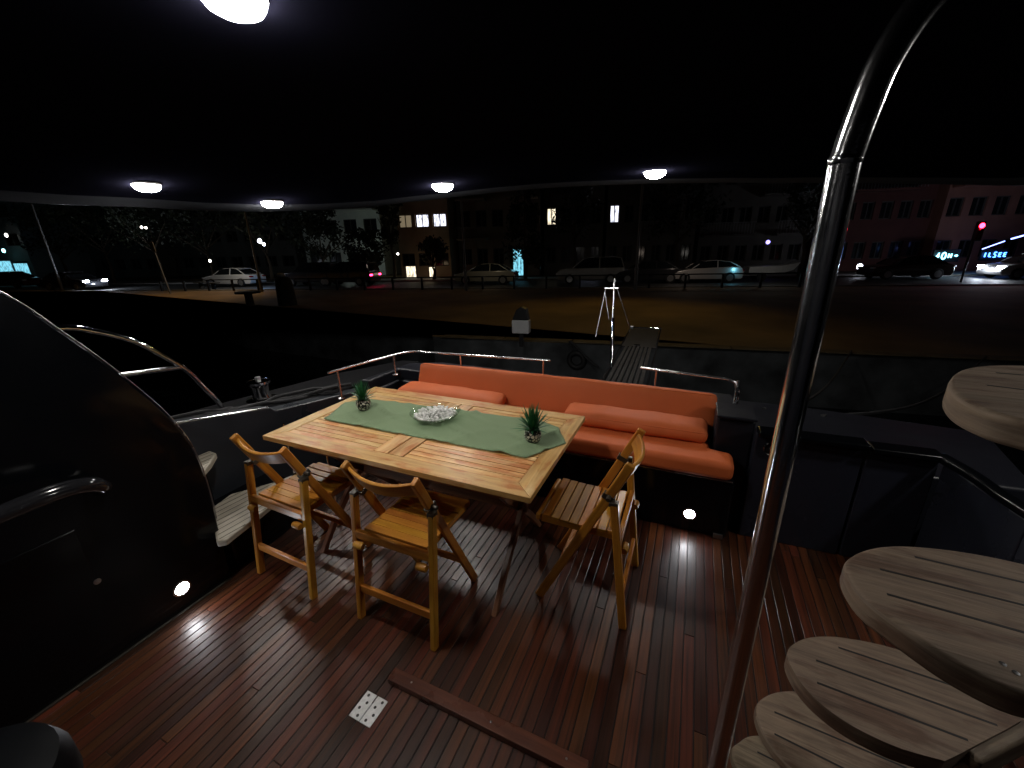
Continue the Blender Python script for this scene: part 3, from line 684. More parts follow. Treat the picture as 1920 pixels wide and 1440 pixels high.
# ------------------------------------------------------------------ spiral stair
st = thing('spiral_stair', 'spiral stair of pale weathered teak treads at right', 'stair', (.95, .6, 0))
O_ = Vector((.95, .6, 0))
def tread(pts, z, grooves, thick, name='tread'):
    sp_ = [(p.x-O_.x, p.y-O_.y) for p in spline([(a, b, 0) for a, b in pts], 5, True)]
    g0, g1 = grooves[0]; dv = (Vector(g1)-Vector(g0)).normalized()
    q = MB(); q.prism(sp_, z-thick, z, udir=(dv.x, dv.y)); o = q.build(name, M['weathered_teak'], st, bevel=.009, seg=4)
    q = MB()
    for a, b in grooves: q.bar((a[0]-O_.x, a[1]-O_.y, z-.0002), (b[0]-O_.x, b[1]-O_.y, z-.0002), .0048, .0012, (0, 0, 1))
    q.build('grooves', caulk, o)
    return o
def pix(l, z): return [tuple(W(a, b, z).xy) for a, b in l]
Z1, Z2, Z3, Z4, Z5 = 1.40, 1.08, .72, .45, .2
tread(pix([(1779, 716), (1800, 692), (1850, 684), (1920, 684), (2020, 690), (2120, 712), (2200, 760), (2100, 800), (1990, 800), (1920, 787), (1850, 768), (1795, 742)], Z1), Z1, [pix([(1868, 699), (2080, 716)], Z1), pix([(1850, 722), (2060, 748)], Z1)], .044)
tread(pix([(1583, 1062), (1600, 1038), (1640, 1024), (1700, 1021), (1800, 1031), (1920, 1055), (2050, 1095), (2150, 1160), (2120, 1260), (2020, 1310), (1920, 1302), (1800, 1247), (1700, 1182), (1615, 1117)], Z2), Z2,
      [pix([(1650, 1067), (2080, 1175)], Z2), pix([(1663, 1114), (2060, 1225)], Z2), pix([(1715, 1044), (2080, 1130)], Z2)], .044)
tread(pix([(1476, 1228), (1492, 1205), (1530, 1194), (1590, 1197), (1680, 1217), (1790, 1262), (1870, 1307), (1912, 1345), (1905, 1357), (1840, 1392), (1778, 1424), (1762, 1424), (1680, 1400), (1600, 1362), (1540, 1320), (1498, 1275)], Z3), Z3,
      [pix([(1572, 1214), (1885, 1318)], Z3), pix([(1530, 1238), (1870, 1360)], Z3), pix([(1532, 1280), (1815, 1388)], Z3)], .038)
tread(pix([(1416, 1330), (1436, 1303), (1478, 1293), (1530, 1300), (1620, 1330), (1720, 1390), (1800, 1450), (1800, 1520), (1720, 1550), (1600, 1520), (1500, 1455), (1440, 1390)], Z4), Z4,
      [pix([(1452, 1335), (1700, 1440)], Z4), pix([(1452, 1376), (1640, 1470)], Z4)], .036)
tread(pix([(1372, 1418), (1388, 1388), (1415, 1377), (1460, 1385), (1560, 1430), (1650, 1500), (1640, 1580), (1540, 1590), (1440, 1530)], Z5), Z5, [pix([(1420, 1410), (1560, 1480)], Z5)], .034)
q = MB()
for px_, py_ in ((1905, 1262), (1880, 1245)): q.lathe([(.004, -.001), (.004, .0006), (.001, .001)], W(px_, py_, Z2)-O_, 10)
q.build('screws', steel, st, smooth=True)
# central stringer carrying the treads
q = MB(); pts = [Vector((.64, .78, .0)), Vector((.64, .78, .62)), Vector((.72, .62, 1.0)), Vector((.84, .60, 1.34)), Vector((.86, .62, 2.05))]
q.tube([p-O_ for p in spline(pts, 6)], .04, 18); q.build('column', blacktube, st, smooth=True)
e3 = W(1845, 1400, Z3-.05)
q = MB(); a, b = W(1795, 1425, Z3-.042), W(1925, 1360, Z3-.042)
q.bar(a, b, .05, .07, (0, 0, 1)); o = q.build('tread_bracket', M['weathered_teak'], st, bevel=.01, seg=3); o.location = -O_
# stair handrail post (polished tube standing beside the stair)
po = thing('stair_post', 'tall polished steel pole of the stair, bending at the top right', 'pole', (.150, .664, 0))
q = MB(); q.tube([(0, 0, 0), (0, 0, .6), (0, 0, 1.2), (0, 0, 1.725)], .0168, 24); q.build('tube', polechrome, po, smooth=True)
q = MB(); q.tube(spline([(0, 0, 1.722), (.007, 0, 1.774), (.017, 0, 1.823), (.041, 0, 1.872), (.085, -.004, 1.92), (.14, -.015, 1.965), (.22, -.03, 2.02), (.32, -.05, 2.09), (.42, -.07, 2.2)], 7), .0171, 24); q.build('bend', polechrome, po, smooth=True)
q = MB(); q.lathe([(.0168, 1.720), (.0175, 1.722), (.0175, 1.728), (.0168, 1.730)], seg=24); q.build('collar', polechrome, po, smooth=True)
q = MB(); q.lathe([(.05, 0), (.05, .008), (.03, .012), (.018, .03)], seg=24); q.build('foot_flange', chrome, po, smooth=True)
# dark rounded post bottom left
dp = thing('upholstered_stool', 'dark rounded seat top at the bottom left corner', 'stool', (-1.30, -.02, 0))
q = MB(); q.lathe([(.10, 0), (.11, .3), (.16, .40), (.185, .46), (.185, .52), (.17, .56), (.12, .585), (.001, .59)], seg=32); q.build('seat', mat('dark_leather', (.0025, .003, .004), .5, bump=.1, bscale=20, spec=.12), dp, smooth=True)

# ================================================================== THE SHORE
G, WL = -.60, -1.9
random.seed(21)
asph = mat('asphalt', (.045, .045, .047), .6, var=.2, scale=3, bump=.3, bscale=40)
plaza = mat('plaza_earth', (.17, .115, .055), .85, var=.45, scale=.45, bump=.4, bscale=6)
conc = mat('quay_concrete', (.062, .067, .072), .85, var=.8, scale=1.6, bump=.6, bscale=7)
pave = mat('kerb_stone', (.26, .25, .23), .8, var=.2, scale=4)
waterm = mat('harbour_water', (.004, .006, .008), .08, bump=1.0, bscale=1.6)
darkmetal = mat('dark_metal', (.02, .02, .022), .5, .4)
polem = mat('galvanised_pole', (.20, .20, .20), .5, .3)
def off(p, n_, d_=0): return Vector((p.x, p.y))+NN.xy*n_+DD.xy*d_
def L2(n_, d_, z=0): v = NN*n_+DD*d_; return Vector((v.x, v.y, z))       # street coordinates: n_ away from boat, d_ along the street
q = MB(); q.prism([(-260, -60), (260, -60), (260, 30), (-260, 30)], WL-.05, WL); struct(q.build('water', waterm), 'black harbour water')
q = MB(); kn = 25.3
edge = [(70, 20), (1.77, 10.4), (-.58, 10.05), (-3.65, 9.54), (-6.6, 9.3), (-7.0, 10.0), (-13, 10.1), (-16.6, 10.3), (-27, 13.9), (-52, 17.2), (-110, 22)]
pl = [tuple(p) for p in edge]+[tuple(L2(kn, -115).xy), tuple(L2(kn, 90).xy)]
q.prism(pl, G-.02, G, mi=0); q.prism([(a, b+.02) for a, b in edge]+[tuple(L2(kn, -115).xy), tuple(L2(kn, 90).xy)], -3.2, G-.024, mi=1)
struct(q.build('quay', [plaza, conc]), 'earthen quay with a concrete wall down to the water')
q = MB(); a = [L2(kn+.02, -400).xy, L2(kn+.02, 400).xy, L2(500, 400).xy, L2(500, -400).xy]; q.prism([tuple(p) for p in a], -1.0, G-.06); struct(q.build('ground', plaza), 'ground')
q = MB(); a = [L2(kn+.03, -150).xy, L2(kn+.03, 150).xy, L2(kn+7.6, 150).xy, L2(kn+7.6, -150).xy]; q.prism([tuple(p) for p in a], G-.10, G-.055)
rd = struct(q.build('road', asph), 'dark asphalt street behind the quay')
q = MB()
for n0 in (kn-.10, kn+7.6): a = [L2(n0, -150).xy, L2(n0, 150).xy, L2(n0+.18, 150).xy, L2(n0+.18, -150).xy]; q.prism([tuple(p) for p in a], G-.12, G+.05)
q.build('kerb', pave, rd)
q = MB(); a = [L2(kn+7.78, -150).xy, L2(kn+7.78, 150).xy, L2(kn+11.6, 150).xy, L2(kn+11.6, -150).xy]; q.prism([tuple(p) for p in a], G-.1, G+.03); struct(q.build('pavement', pave), 'pavement in front of the houses')
stone0 = mat('coping_stone', (.11, .085, .05), .85, var=.4, scale=4, bump=.5, bscale=12)
# coping blocks and tyre fenders on the quay wall
q = MB(); x_ = -6.3
while x_ < 18:
    t_ = (x_+6.6)/8.37; y_ = 9.3+t_*1.1; q.box((x_+.9, y_+.12, G+.012), (1.785, .34, .03), Matrix.Rotation(R(7.5), 3, 'Z')); x_ += 1.8
tag(q.build('quay_coping', stone0, bevel=.02), 'low rough concrete coping along the quay edge', 'coping')
ty_ = thing('tyre_fender', 'dark tyre and rope tangle hung on the quay wall left of the gangway', 'tyre', (-2.55, 9.72, -1.05))
q = MB(); q.tube([Vector((math.cos(t_)*.19, 0, math.sin(t_)*.19)) for t_ in [j/20*2*math.pi for j in range(21)]], .07, 12, caps=False); q.build('tyre', rubber, ty_, smooth=True)
q = MB(); q.tube(spline([(-.1, -.05, .26), (-.15, -.1, .5), (.3, -.12, .1), (.6, -.15, -.1)], 5), .03, 8); q.build('rope', rope_m, ty_, smooth=True)
# service pedestal
pd_ = thing('service_pedestal', 'white service box with dark hood standing on the quay edge', 'pedestal', (W(978, 650, G).x, W(978, 650, G).y, G), R(8))
whitep = mat('white_paint', (.62, .63, .64), .45, var=.08, scale=5)
q = MB(); q.box((0, 0, .18), (.10, .10, .36)); q.build('stem', darkmetal, pd_, bevel=.01)
q = MB(); q.box((0, 0, .50), (.42, .22, .32)); q.build('cabinet', whitep, pd_, bevel=.02)
q = MB(); q.prism([(-.2, .66), (.2, .66), (.14, .92), (.02, .98), (-.10, .90)], -.11, .11, fn=lambda a, b, z: Vector((a, z, b))); q.build('hood', darkmetal, pd_, bevel=.02)
# gangway
A0, A1 = W(1166, 728, .45), W(1210, 617, .30)
gd = (A1-A0); gl = gd.length; gu = gd.normalized(); gx = gu.cross(Vector((0, 0, 1))).normalized(); gz = gx.cross(gu)
GM = Matrix((gx, gu, gz)).transposed()
gw = thing('gangway', 'long narrow slatted boarding plank reaching from stern to quay', 'gangway', tuple(A0))
plank = mat('gangway_plank', (.022, .021, .021), .7, var=.3, scale=8, spec=.08)
q = MB()
for i in range(7): q.box(GM@Vector((-.15+.05*i, gl*.27, 0)), (.036, gl*.54, .02), GM, ax=1)
q.build('slats', plank, gw, bevel=.003)
q = MB(); q.box(GM@Vector((0, gl*.77, -.006)), (.44, gl*.45, .02), GM, ax=1); q.build('panel', plank, gw, bevel=.004)
for s in (-1, 1):
    q = MB(); q.bar(GM@Vector((s*.20, 0, -.02)), GM@Vector((s*.25, gl, -.02)), .05, .022, (1, 0, 0)); q.build('side_beam', blacktube, gw, bevel=.006)
q = MB(); q.tube([GM@Vector((-.26, gl, .02)), GM@Vector((.26, gl, .02))], .014, 12); q.build('end_bar', chrome, gw, smooth=True)
q = MB(); q.box(GM@Vector((-.22, gl*.985, .03)), (.06, .08, .06), GM); q.build('end_fitting', steel, gw, bevel=.01)
q = MB(); q.box(GM@Vector((-.02, gl*.545, .02)), (.09, .04, .02), GM); q.build('hinge', chrome, gw, bevel=.006)
# gangway mast with stays
mb0 = W(1147, 692, .38); mt_ = 1.56
ms = thing('gangway_mast', 'slim steel mast with stay wires beside the gangway', 'mast', tuple(mb0))
def mz(px, py):                                    # point at the mast's distance
    d_ = ray(px, py); t_ = (mb0-CAM).dot(fw)/d_.dot(fw); return CAM+d_*t_-mb0
q = MB(); q.tube([mz(1147, 692), mz(1148, 640), mz(1149, 596)], .019, 10); q.build('lower_tube', chrome, ms, smooth=True)
q = MB(); q.tube([mz(1149, 596), mz(1151, 560), mz(1152, 528)], .010, 8); q.lathe([(.004, -.02), (.022, 0), (.004, .03)], mz(1152, 527), 10); q.build('upper_tube', steel, ms, smooth=True)
for a, b in (((1136, 540), (1117, 632)), ((1134, 545), (1142, 600)), ((1157, 540), (1180, 612))):
    q = MB(); q.tube([mz(*a), mz(*b)], .0045, 6); q.build('stay', steel, ms, smooth=True)
q = MB(); q.tube([mz(1134, 541), mz(1158, 541)], .006, 6); q.build('spreader', steel, ms, smooth=True)

# stone tables and bollard silhouettes on the quay
stone = mat('dark_stone', (.03, .028, .026), .8, var=.3, scale=5)
def stone_table(px, py, wpx, hpx, label):
    p = W(px, py, G); dep = (p-CAM).dot(fw); k = dep/F; t = thing('stone_table', label, 'table', tuple(p), ND, 'low stone tables on the quay')
    w_, h_ = wpx*k, hpx*k
    q = MB(); q.lathe([(w_/2, h_*.86), (w_/2, h_), (w_*.49, h_*1.01)], seg=24); q.build('top', stone, t, bevel=.02)
    q = MB(); q.lathe([(w_*.2, 0), (w_*.16, .05), (w_*.16, h_*.86)], seg=16); q.build('pedestal', stone, t, smooth=True)
stone_table(470, 573, 42, 26, 'dark round stone table standing alone on the lit earth')
stone_table(378, 541, 22, 12, 'left one of two far small stone tables by the kerb')
stone_table(402, 542, 22, 12, 'right one of two far small stone tables by the kerb')
p = W(540, 572, G)
bl = thing('planter_stump', 'dark stump with a pale round cap beside the stone table', 'bollard', tuple(p))
q = MB(); q.lathe([(.42, 0), (.40, .3), (.38, .9), (.33, 1.2), (.2, 1.3)], seg=18); q.build('body', stone, bl, smooth=True)
q = MB(); q.lathe([(.12, 1.30), (.20, 1.34), (.19, 1.42), (.1, 1.48), (.01, 1.49)], (-.1, 0, 0), 16); q.build('cap', whitep, bl, smooth=True)
# fence
fa = V(300, 530, kn-.5); fb_ = V(1500, 530, kn-.5)
fo = Vector((fa.x, fa.y, G)); fl = (Vector((fb_.x, fb_.y, G))-fo).length
fn = thing('kerb_fence', 'long low dark post and rail fence along the kerb', 'fence', tuple(fo), ND)
npost = 22
for i in range(npost):
    q = MB(); q.box((i*fl/(npost-1), 0, .36), (.11, .11, .72)); q.build('post', darkmetal, fn, bevel=.01)
q = MB(); q.box((fl/2, 0, .755), (fl+.3, .09, .07), ax=0); q.build('top_rail', darkmetal, fn, bevel=.01)

# ------------------------------------------------------------------ lights of the street
def plight(name, loc, power, c, r=.15, parent=None):
    l = bpy.data.lights.new(name, 'POINT'); l.energy = power*.45; l.color = c; l.shadow_soft_size = r
    o = bpy.data.objects.new(name, l); col.objects.link(o); o.location = loc
    if parent: o.parent = parent; o.location = Vector(loc)-parent.location
    return o
WARM, COOL = (1, .55, .16), (.75, .85, 1)
def street_lamp(px, py, h, arm, power, c, label, n_=None, cone=95):
    p = W(px, py, G) if n_ is None else V(px, py, n_); p = Vector((p.x, p.y, G))
    t = thing('street_lamp', label, 'street lamp', tuple(p), 0, 'tall street lamp poles on the quay')
    q = MB(); q.tube([(0, 0, 0), (0, 0, 1.2), (0, 0, 1.22), (0, 0, h)], .06, 12, radii=[.10, .10, .07, .05]); q.build('pole', polem, t, smooth=True)
    tip = Vector((arm[0], arm[1], h+.35))
    q = MB(); q.tube(spline([(0, 0, h-.05), (arm[0]*.3, arm[1]*.3, h+.25), tuple(tip)], 6), .035, 8); q.build('arm', polem, t, smooth=True)
    q = MB(); q.box(tip+Vector((0, 0, .0)), (.28, .55, .10)); hd = q.build('lamp_head', polem, t, bevel=.02)
    q = MB(); q.box(tip+Vector((0, 0, -.055)), (.2, .42, .012)); q.build('lens', emit('street_glow', c, 8), hd)
    if power:
        l = bpy.data.lights.new('street_light', 'SPOT'); l.energy = power*.7; l.color = c; l.shadow_soft_size = .12; l.spot_size = R(cone); l.spot_blend = 1
        so = bpy.data.objects.new('street_light', l); col.objects.link(so); so.parent = t; so.location = tip+Vector((0, 0, -.2)); aim = Vector((arm[0]*2.2, arm[1]*2.2, -h)); so.rotation_euler = aim.to_track_quat('-Z', 'Y').to_euler()
street_lamp(873, 522, 9, (-.4, -1.6), 60, WARM, 'lamp pole under the middle of the hardtop, left of the lit doorway', 24)
street_lamp(1192, 524, 9, (.1, -3.2), 420, (1, .62, .14), 'lamp pole beside the pair of lit windows, yellow light at its foot', 24, cone=78)
street_lamp(487, 526, 9, (-.8, -1.4), 1150, (1, .62, .24), 'leaning looking lamp pole just right of the white sedan', 24)
street_lamp(104, 506, 9, (.5, -1.6), 260, WARM, 'faint lamp pole at the far left of the street', 26)
# small park lamp
p = V(313, 527, 23); pk = thing('park_sign', 'short leaning post with a flat panel on the quay', 'sign', (p.x, p.y, G), ND)
q = MB(); q.bar((0, 0, 0), (-.30, 0, 2.6), .06, .06, (0, 1, 0)); q.build('post', polem, pk, bevel=.005)
q = MB(); q.box((-.36, 0, 2.95), (.28, .05, .6), Matrix.Rotation(R(-7), 3, 'Y')); q.build('panel', polem, pk, bevel=.01)

# ------------------------------------------------------------------ cars
tyre = rubber; rimmat = mat('wheel_rim', (.45, .45, .46), .3, .8); cglass = mat('car_glass', (.01, .012, .014), .05, coat=.6)
def paint(n_, c): return mat('paint_'+n_, c, .25, .2, coat=.8)
def car(kind, px, py, flip, paintm, label, lights=0, tails=0, n_=29.6, L=4.5):
    p = V(px, py, n_); t = thing('parked_car', label, 'car', (p.x, p.y, G-.055), ND+(math.pi if flip else 0), 'cars along the street')
    if kind == 'sedan':
        body = [(-2.22, .30), (-2.24, .62), (-2.15, .88), (-1.75, .97), (1.05, .95), (1.9, .82), (2.18, .66), (2.24, .40), (2.15, .24), (-2.1, .22)]
        cab = [(-1.78, .95), (-1.05, 1.38), (-.55, 1.45), (.15, 1.42), (.62, 1.25), (1.12, .94)]
    elif kind == 'coupe':
        body = [(-2.15, .32), (-2.18, .70), (-2.02, .98), (-1.5, 1.02), (.85, .92), (1.8, .80), (2.12, .62), (2.18, .40), (2.1, .24), (-2.05, .22)]
        cab = [(-1.95, .98), (-1.35, 1.30), (-.5, 1.42), (.1, 1.38), (.55, 1.2), (1.0, .90)]
    else:
        body = [(-2.25, .34), (-2.27, .80), (-2.2, 1.08), (1.2, 1.06), (2.05, .96), (2.25, .78), (2.28, .46), (2.18, .30), (-2.15, .28)]
        cab = [(-2.2, 1.05), (-2.02, 1.66), (-1.6, 1.74), (.1, 1.74), (.5, 1.62), (1.2, 1.05)]
    hw = .88
    def arch(poly):
        out = []
        for i, (a, b) in enumerate(poly): out.append((a, b))
        return out
    q = MB(); q.prism(body, -hw, hw, fn=lambda a, b, z: Vector((a, z*(1-.06*max(0, abs(a)-1.6)), b))); bo_ = q.build('body', paintm, t, bevel=.07, seg=3)
    # greenhouse: glass volume with painted roof
    b0_ = min(b for a, b in cab); b1_ = max(b for a, b in cab)
    fn_ = lambda a, b, z: Vector((a, z*(1-.20*(b-b0_)/(b1_-b0_)), b))
    q = MB(); q.prism(cab, -hw+.05, hw-.05, fn=fn_); q.build('windows', cglass, t, bevel=.03, seg=2)
    rf = [(a, b) for a, b in cab if b > b1_-.14]; rf = [(rf[0][0]-.05, rf[0][1]-.02)]+rf+[(rf[-1][0]+.05, rf[-1][1]-.02)]
    q = MB(); poly = [(a, b+.022) for a, b in rf]+[(a, b-.012) for a, b in rf[::-1]]; q.prism(poly, -hw+.03, hw-.03, fn=fn_); 
    for s in (-1, 1):                                   # pillars
        for i0, i1 in ((0, 1), (len(cab)-1, len(cab)-2)):
            a, b = cab[i0], cab[i1]; q.bar(fn_(a[0], a[1], s*(hw-.045)), fn_(b[0], b[1], s*(hw-.045)), .06, .03, (0, 1, 0))
        xm = (cab[0][0]+cab[-1][0])/2-.1; q.bar(fn_(xm, b0_, s*(hw-.045)), fn_(xm, b1_-.03, s*(hw-.045)), .07, .03, (0, 1, 0))
    q.build('roof', paintm, t, bevel=.008)
    for xw in (-1.35, 1.38):
        for s in (-1, 1):
            Mw = Matrix.Rotation(R(90), 3, 'X'); q = MB(); q.lathe([(.20, -.11), (.31, -.10), (.335, -.06), (.335, .06), (.31, .10), (.20, .11)], (xw, s*(hw-.08), .335), 24, Mw); wh = q.build('wheel', tyre, t, smooth=True)
            q = MB(); q.lathe([(.205, -.115), (.19, -.09), (.06, -.10), (.05, -.12)] if s > 0 else [(.05, .12), (.06, .10), (.19, .09), (.205, .115)], (xw, s*(hw-.08), .335), 16, Mw); q.build('rim', rimmat, wh, smooth=True)
    zl = body[5][1]-.08
    for s in (-1, 1):
        q = MB(); q.box((body[6][0]-.03, s*.66, zl-.02), (.16, .34, .12)); q.build('headlight', emit('headlight_on', (.8, .88, 1), lights) if lights else glassy, t, bevel=.03)
        q = MB(); q.box((body[1][0]+.05, s*.66, .78), (.14, .36, .12)); q.build('tail_light', emit('tail_on', (1, .02, .10), tails) if tails else redl, t, bevel=.03)
    if lights: plight('car_light', t.location+Matrix.Rotation(t.rotation_euler.z, 3, 'Z')@Vector((2.6, 0, .6)), 45, COOL, .1, None)
    return t
glassy = mat('lamp_glass', (.5, .52, .55), .1, coat=.5); redl = mat('tail_glass', (.25, .01, .012), .2, coat=.5)
car('sedan', 441, 528, True, paint('white', (.72, .72, .72)), 'white sedan parked at the left beside a lamp pole')
car('suv', 655, 527, True, paint('black', (.015, .015, .018)), 'dark estate car with a glowing red tail light', tails=14)
car('sedan', 913, 525, True, paint('beige', (.38, .36, .30)), 'dim beige sedan parked below the lit doorway')
car('suv', 1106, 523, True, paint('silver', (.42, .43, .44)), 'silver van parked left of the gangway mast')
car('sedan', 1213, 522, True, paint('grey', (.03, .03, .035)), 'dark sedan parked between silver van and pale coupe')
car('coupe', 1319, 520, True, paint('pale', (.50, .48, .47)), 'pale coupe with bluish glint parked by the steel pole')
car('suv', 590, 527, True, paint('navy', (.02, .022, .03)), 'dark car parked just left of the red tail light')
car('sedan', 140, 531, False, paint('grey', (.03, .03, .035)), 'car at the left with glaring white headlights', lights=120, n_=27)
car('sedan', 1930, 516, True, paint('pale', (.50, .48, .47)), 'car at the right edge with white headlights on', lights=60, n_=30.5)
car('sedan', 30, 529, False, paint('red', (.12, .02, .015)), 'dark reddish car at the far left edge of the street', n_=30)
car('sedan', 1690, 519, True, paint('brown', (.022, .008, .004)), 'small rusty brown car between steel pole and neon signs', n_=31)
# skiff on a trailer
p = V(1442, 521, 30); bt_ = thing('boat_trailer', 'white skiff on a small trailer right of the pale coupe', 'boat', (p.x, p.y, G-.05), ND)
q = MB(); q.prism([(-1.5, .55), (-1.5, .95), (.5, 1.0), (1.6, 1.18), (1.25, .72), (.6, .52)], -.55, .55, fn=lambda a, b, z: Vector((a, z*(1-.25*max(0, a)), b))); q.build('hull', whitep, bt_, bevel=.05, seg=3)
q = MB(); q.box((-.2, 0, .40), (3.4, .5, .07), ax=0); q.build('frame', polem, bt_, bevel=.01)
for s in (-1, 1):
    q = MB(); q.lathe([(.12, -.08), (.28, -.07), (.28, .07), (.12, .08)], (-.7, s*.6, .30), 18, Matrix.Rotation(R(90), 3, 'X')); q.build('wheel', rubber, bt_, smooth=True)

# ------------------------------------------------------------------ buildings
def bmat(n_, c): return mat('wall_'+n_, c, .85, var=.22, scale=.6, bump=.2, bscale=9)
winm = mat('window_dark', (.012, .014, .016), .12)
framem = mat('window_frame', (.07, .065, .06), .6)
def building(px0, px1, n_, h, cols, floors, wm_, name, label, lit=(), balc=(), door=None, cat='building', depth=9, whf=.44, wwf=.66):
    a = V(px0, 500, n_); b = V(px1, 500, n_); Wd = (Vector((b.x-a.x, b.y-a.y))).length
    t = thing(name, label, cat, (a.x, a.y, G), ND)
    q = MB(); fh = h/floors; cwid = Wd/cols; ww, wh = cwid*wwf, fh*whf
    # front wall as piers and spandrels so that windows are real openings
    opens = []
    for f in range(floors):
        zb = f*fh+fh*.32; zt = zb+wh
        q.box((Wd/2, .125, (f*fh+zb)/2), (Wd, .25, zb-f*fh), ax=0); q.box((Wd/2, .125, (zt+(f+1)*fh)/2), (Wd, .25, (f+1)*fh-zt), ax=0)
        for c in range(cols+1):
            x0 = 0 if c == 0 else (c-.5)*cwid+ww/2; x1 = Wd if c == cols else (c+.5)*cwid-ww/2
            q.box(((x0+x1)/2, .125, (zb+zt)/2), (x1-x0, .248, zt-zb), ax=2)
        for c in range(cols): opens.append((f, c, (c+.5)*cwid, (zb+zt)/2))
    q.box((Wd/2, .26+depth/2, h/2), (Wd, depth, h-.02), ax=0)
    q.build('wall', wm_, t)
    q = MB(); q.box((Wd/2, depth/2, h+.12), (Wd+.4, depth+.6, .24), ax=0); q.build('roof', pave, t)
    for f, c, xc, zc_ in opens:
        q = MB(); m_ = lit_m.get((lit or {}).get((f, c))) if lit else None
        q.box((xc-ww/2+.04, .16, zc_), (.08, .07, wh)); q.box((xc+ww/2-.04, .16, zc_), (.08, .07, wh)); q.box((xc, .16, zc_), (.07, .07, wh)); q.box((xc, .16, zc_+wh/2-.04), (ww-.16, .068, .08)); q.box((xc, .16, zc_-wh/2+.04), (ww-.16, .068, .08))
        fr = q.build('window', framem, t)
        q = MB(); q.box((xc, .215, zc_), (ww-.02, .02, wh-.02)); q.build('pane', m_ or winm, fr)
    for f, c0_, c1_ in balc:
        x0, x1 = c0_*cwid+.15, c1_*cwid-.15; z_ = f*fh+.02
        q = MB(); q.box(((x0+x1)/2, -.55, z_), (x1-x0, 1.1, .16), ax=0); bb_ = q.build('balcony', wm_, t)
        q = MB(); q.box(((x0+x1)/2, -1.06, z_+1.0), (x1-x0, .05, .05), ax=0)
        k_ = x0
        while k_ < x1: q.box((k_, -1.06, z_+.54), (.03, .03, .92)); k_ += .22
        q.build('railing', polem, bb_)
    if door:
        for dx, dm, dw, dh in door:
            q = MB(); q.box((dx*Wd, -.012, dh/2+.05), (dw+.2, .06, dh+.2)); fr = q.build('door', framem, t); q = MB(); q.box((dx*Wd, -.055, dh/2+.05), (dw, .02, dh)); q.build('door_glass', dm, fr)
    return t
def lit(name, c, s_, sc_=2.2):
    m, nt, P = newmat(name); P.inputs['Base Color'].default_value = (.3, .3, .3, 1)
    tc = N(nt, 'ShaderNodeTexCoord'); mp = N(nt, 'ShaderNodeMapping'); mp.inputs['Scale'].default_value = (sc_*3, 1, sc_); nz = N(nt, 'ShaderNodeTexNoise'); nz.inputs['Scale'].default_value = 1; nz.inputs['Detail'].default_value = 3
    r = ramp(nt, [(.35, tuple(q_*.25 for q_ in c)), (.55, c)]); nt.links.new(tc.outputs['Object'], mp.inputs[0]); nt.links.new(mp.outputs[0], nz.inputs['Vector']); nt.links.new(nz.outputs['Fac'], r.inputs[0]); nt.links.new(r.outputs[0], P.inputs['Emission Color'])
    P.inputs['Emission Strength'].default_value = s_; return m
lit_m = {'w': lit('lit_cool', (.82, .84, 1), 1.5), 'y': lit('lit_warm', (1, .86, .62), 1.2), 'd': emit('lit_dim', (1, .8, .5), .12), 'b': lit('lit_blue', (.25, .75, .95), .8), 'p': emit('lit_pale', (.95, 1, .9), .5)}
building(-140, 62, 38, 9, 5, 3, bmat('grey', (.25, .25, .26)), 'shop_building', 'low building with a cyan lit storefront at the left edge', door=[(.74, lit_m['b'], 2.6, 2.3), (.90, lit_m['b'], 2.0, 2.0)])
building(75, 300, 44, 12, 8, 4, bmat('dark', (.12, .12, .11)), 'apartment_building', 'unlit block half hidden behind the left trees')
building(310, 560, 46, 12, 8, 4, bmat('dark', (.12, .12, .11)), 'apartment_building', 'dark block behind the trees near the white sedan')
building(578, 722, 42, 13, 4, 4, bmat('white', (.62, .66, .62)), 'apartment_building', 'pale whitish block lit from below, behind a round tree', balc=[(2, 2, 4)])
building(752, 846, 36.5, 9.9, 3, 3, bmat('beige', (.42, .32, .22)), 'house', 'beige house with two bright upstairs windows', lit={(1, 1): 'w', (1, 2): 'w', (1, 0): 'd'}, whf=.34, wwf=.78, door=[(.2, lit_m['y'], .9, 1.0), (.62, lit_m['y'], .5, .9)])
building(862, 1012, 38, 13, 5, 4, bmat('tan', (.22, .19, .15)), 'apartment_building', 'dim tan block with balconies and a glowing blue doorway', balc=[(1, 0, 2), (1, 3, 5), (2, 0, 2), (2, 3, 5)], door=[(.74, lit_m['b'], .9, 2.3)])
building(1020, 1128, 38.5, 13, 4, 4, bmat('dark', (.12, .12, .11)), 'apartment_building', 'dark block with one warm window beside the conifer', lit={(1, 0): 'y'}, door=[(.78, emit('lit_sign', (.7, .75, 1), 1.6), 1.3, .7)])
building(1134, 1296, 38, 13, 6, 4, bmat('drab', (.12, .11, .10)), 'apartment_building', 'dark block with one pair of white lit windows', lit={(1, 0): 'w'}, balc=[(1, 2, 5)])
building(1304, 1500, 39, 12, 6, 4, bmat('drab', (.12, .11, .10)), 'apartment_building', 'unlit block with faint balconies left of the steel pole', balc=[(1, 0, 3), (2, 3, 6), (1, 4, 6)])
building(1520, 1722, 39, 12, 6, 4, bmat('maroon', (.10, .035, .03)), 'apartment_building', 'dark reddish block just right of the steel pole', balc=[(2, 1, 5)])
building(1738, 2080, 38, 12, 8, 4, bmat('rose', (.28, .13, .10)), 'apartment_building', 'reddish block above the blue neon signs', balc=[(2, 0, 3), (2, 4, 8)])

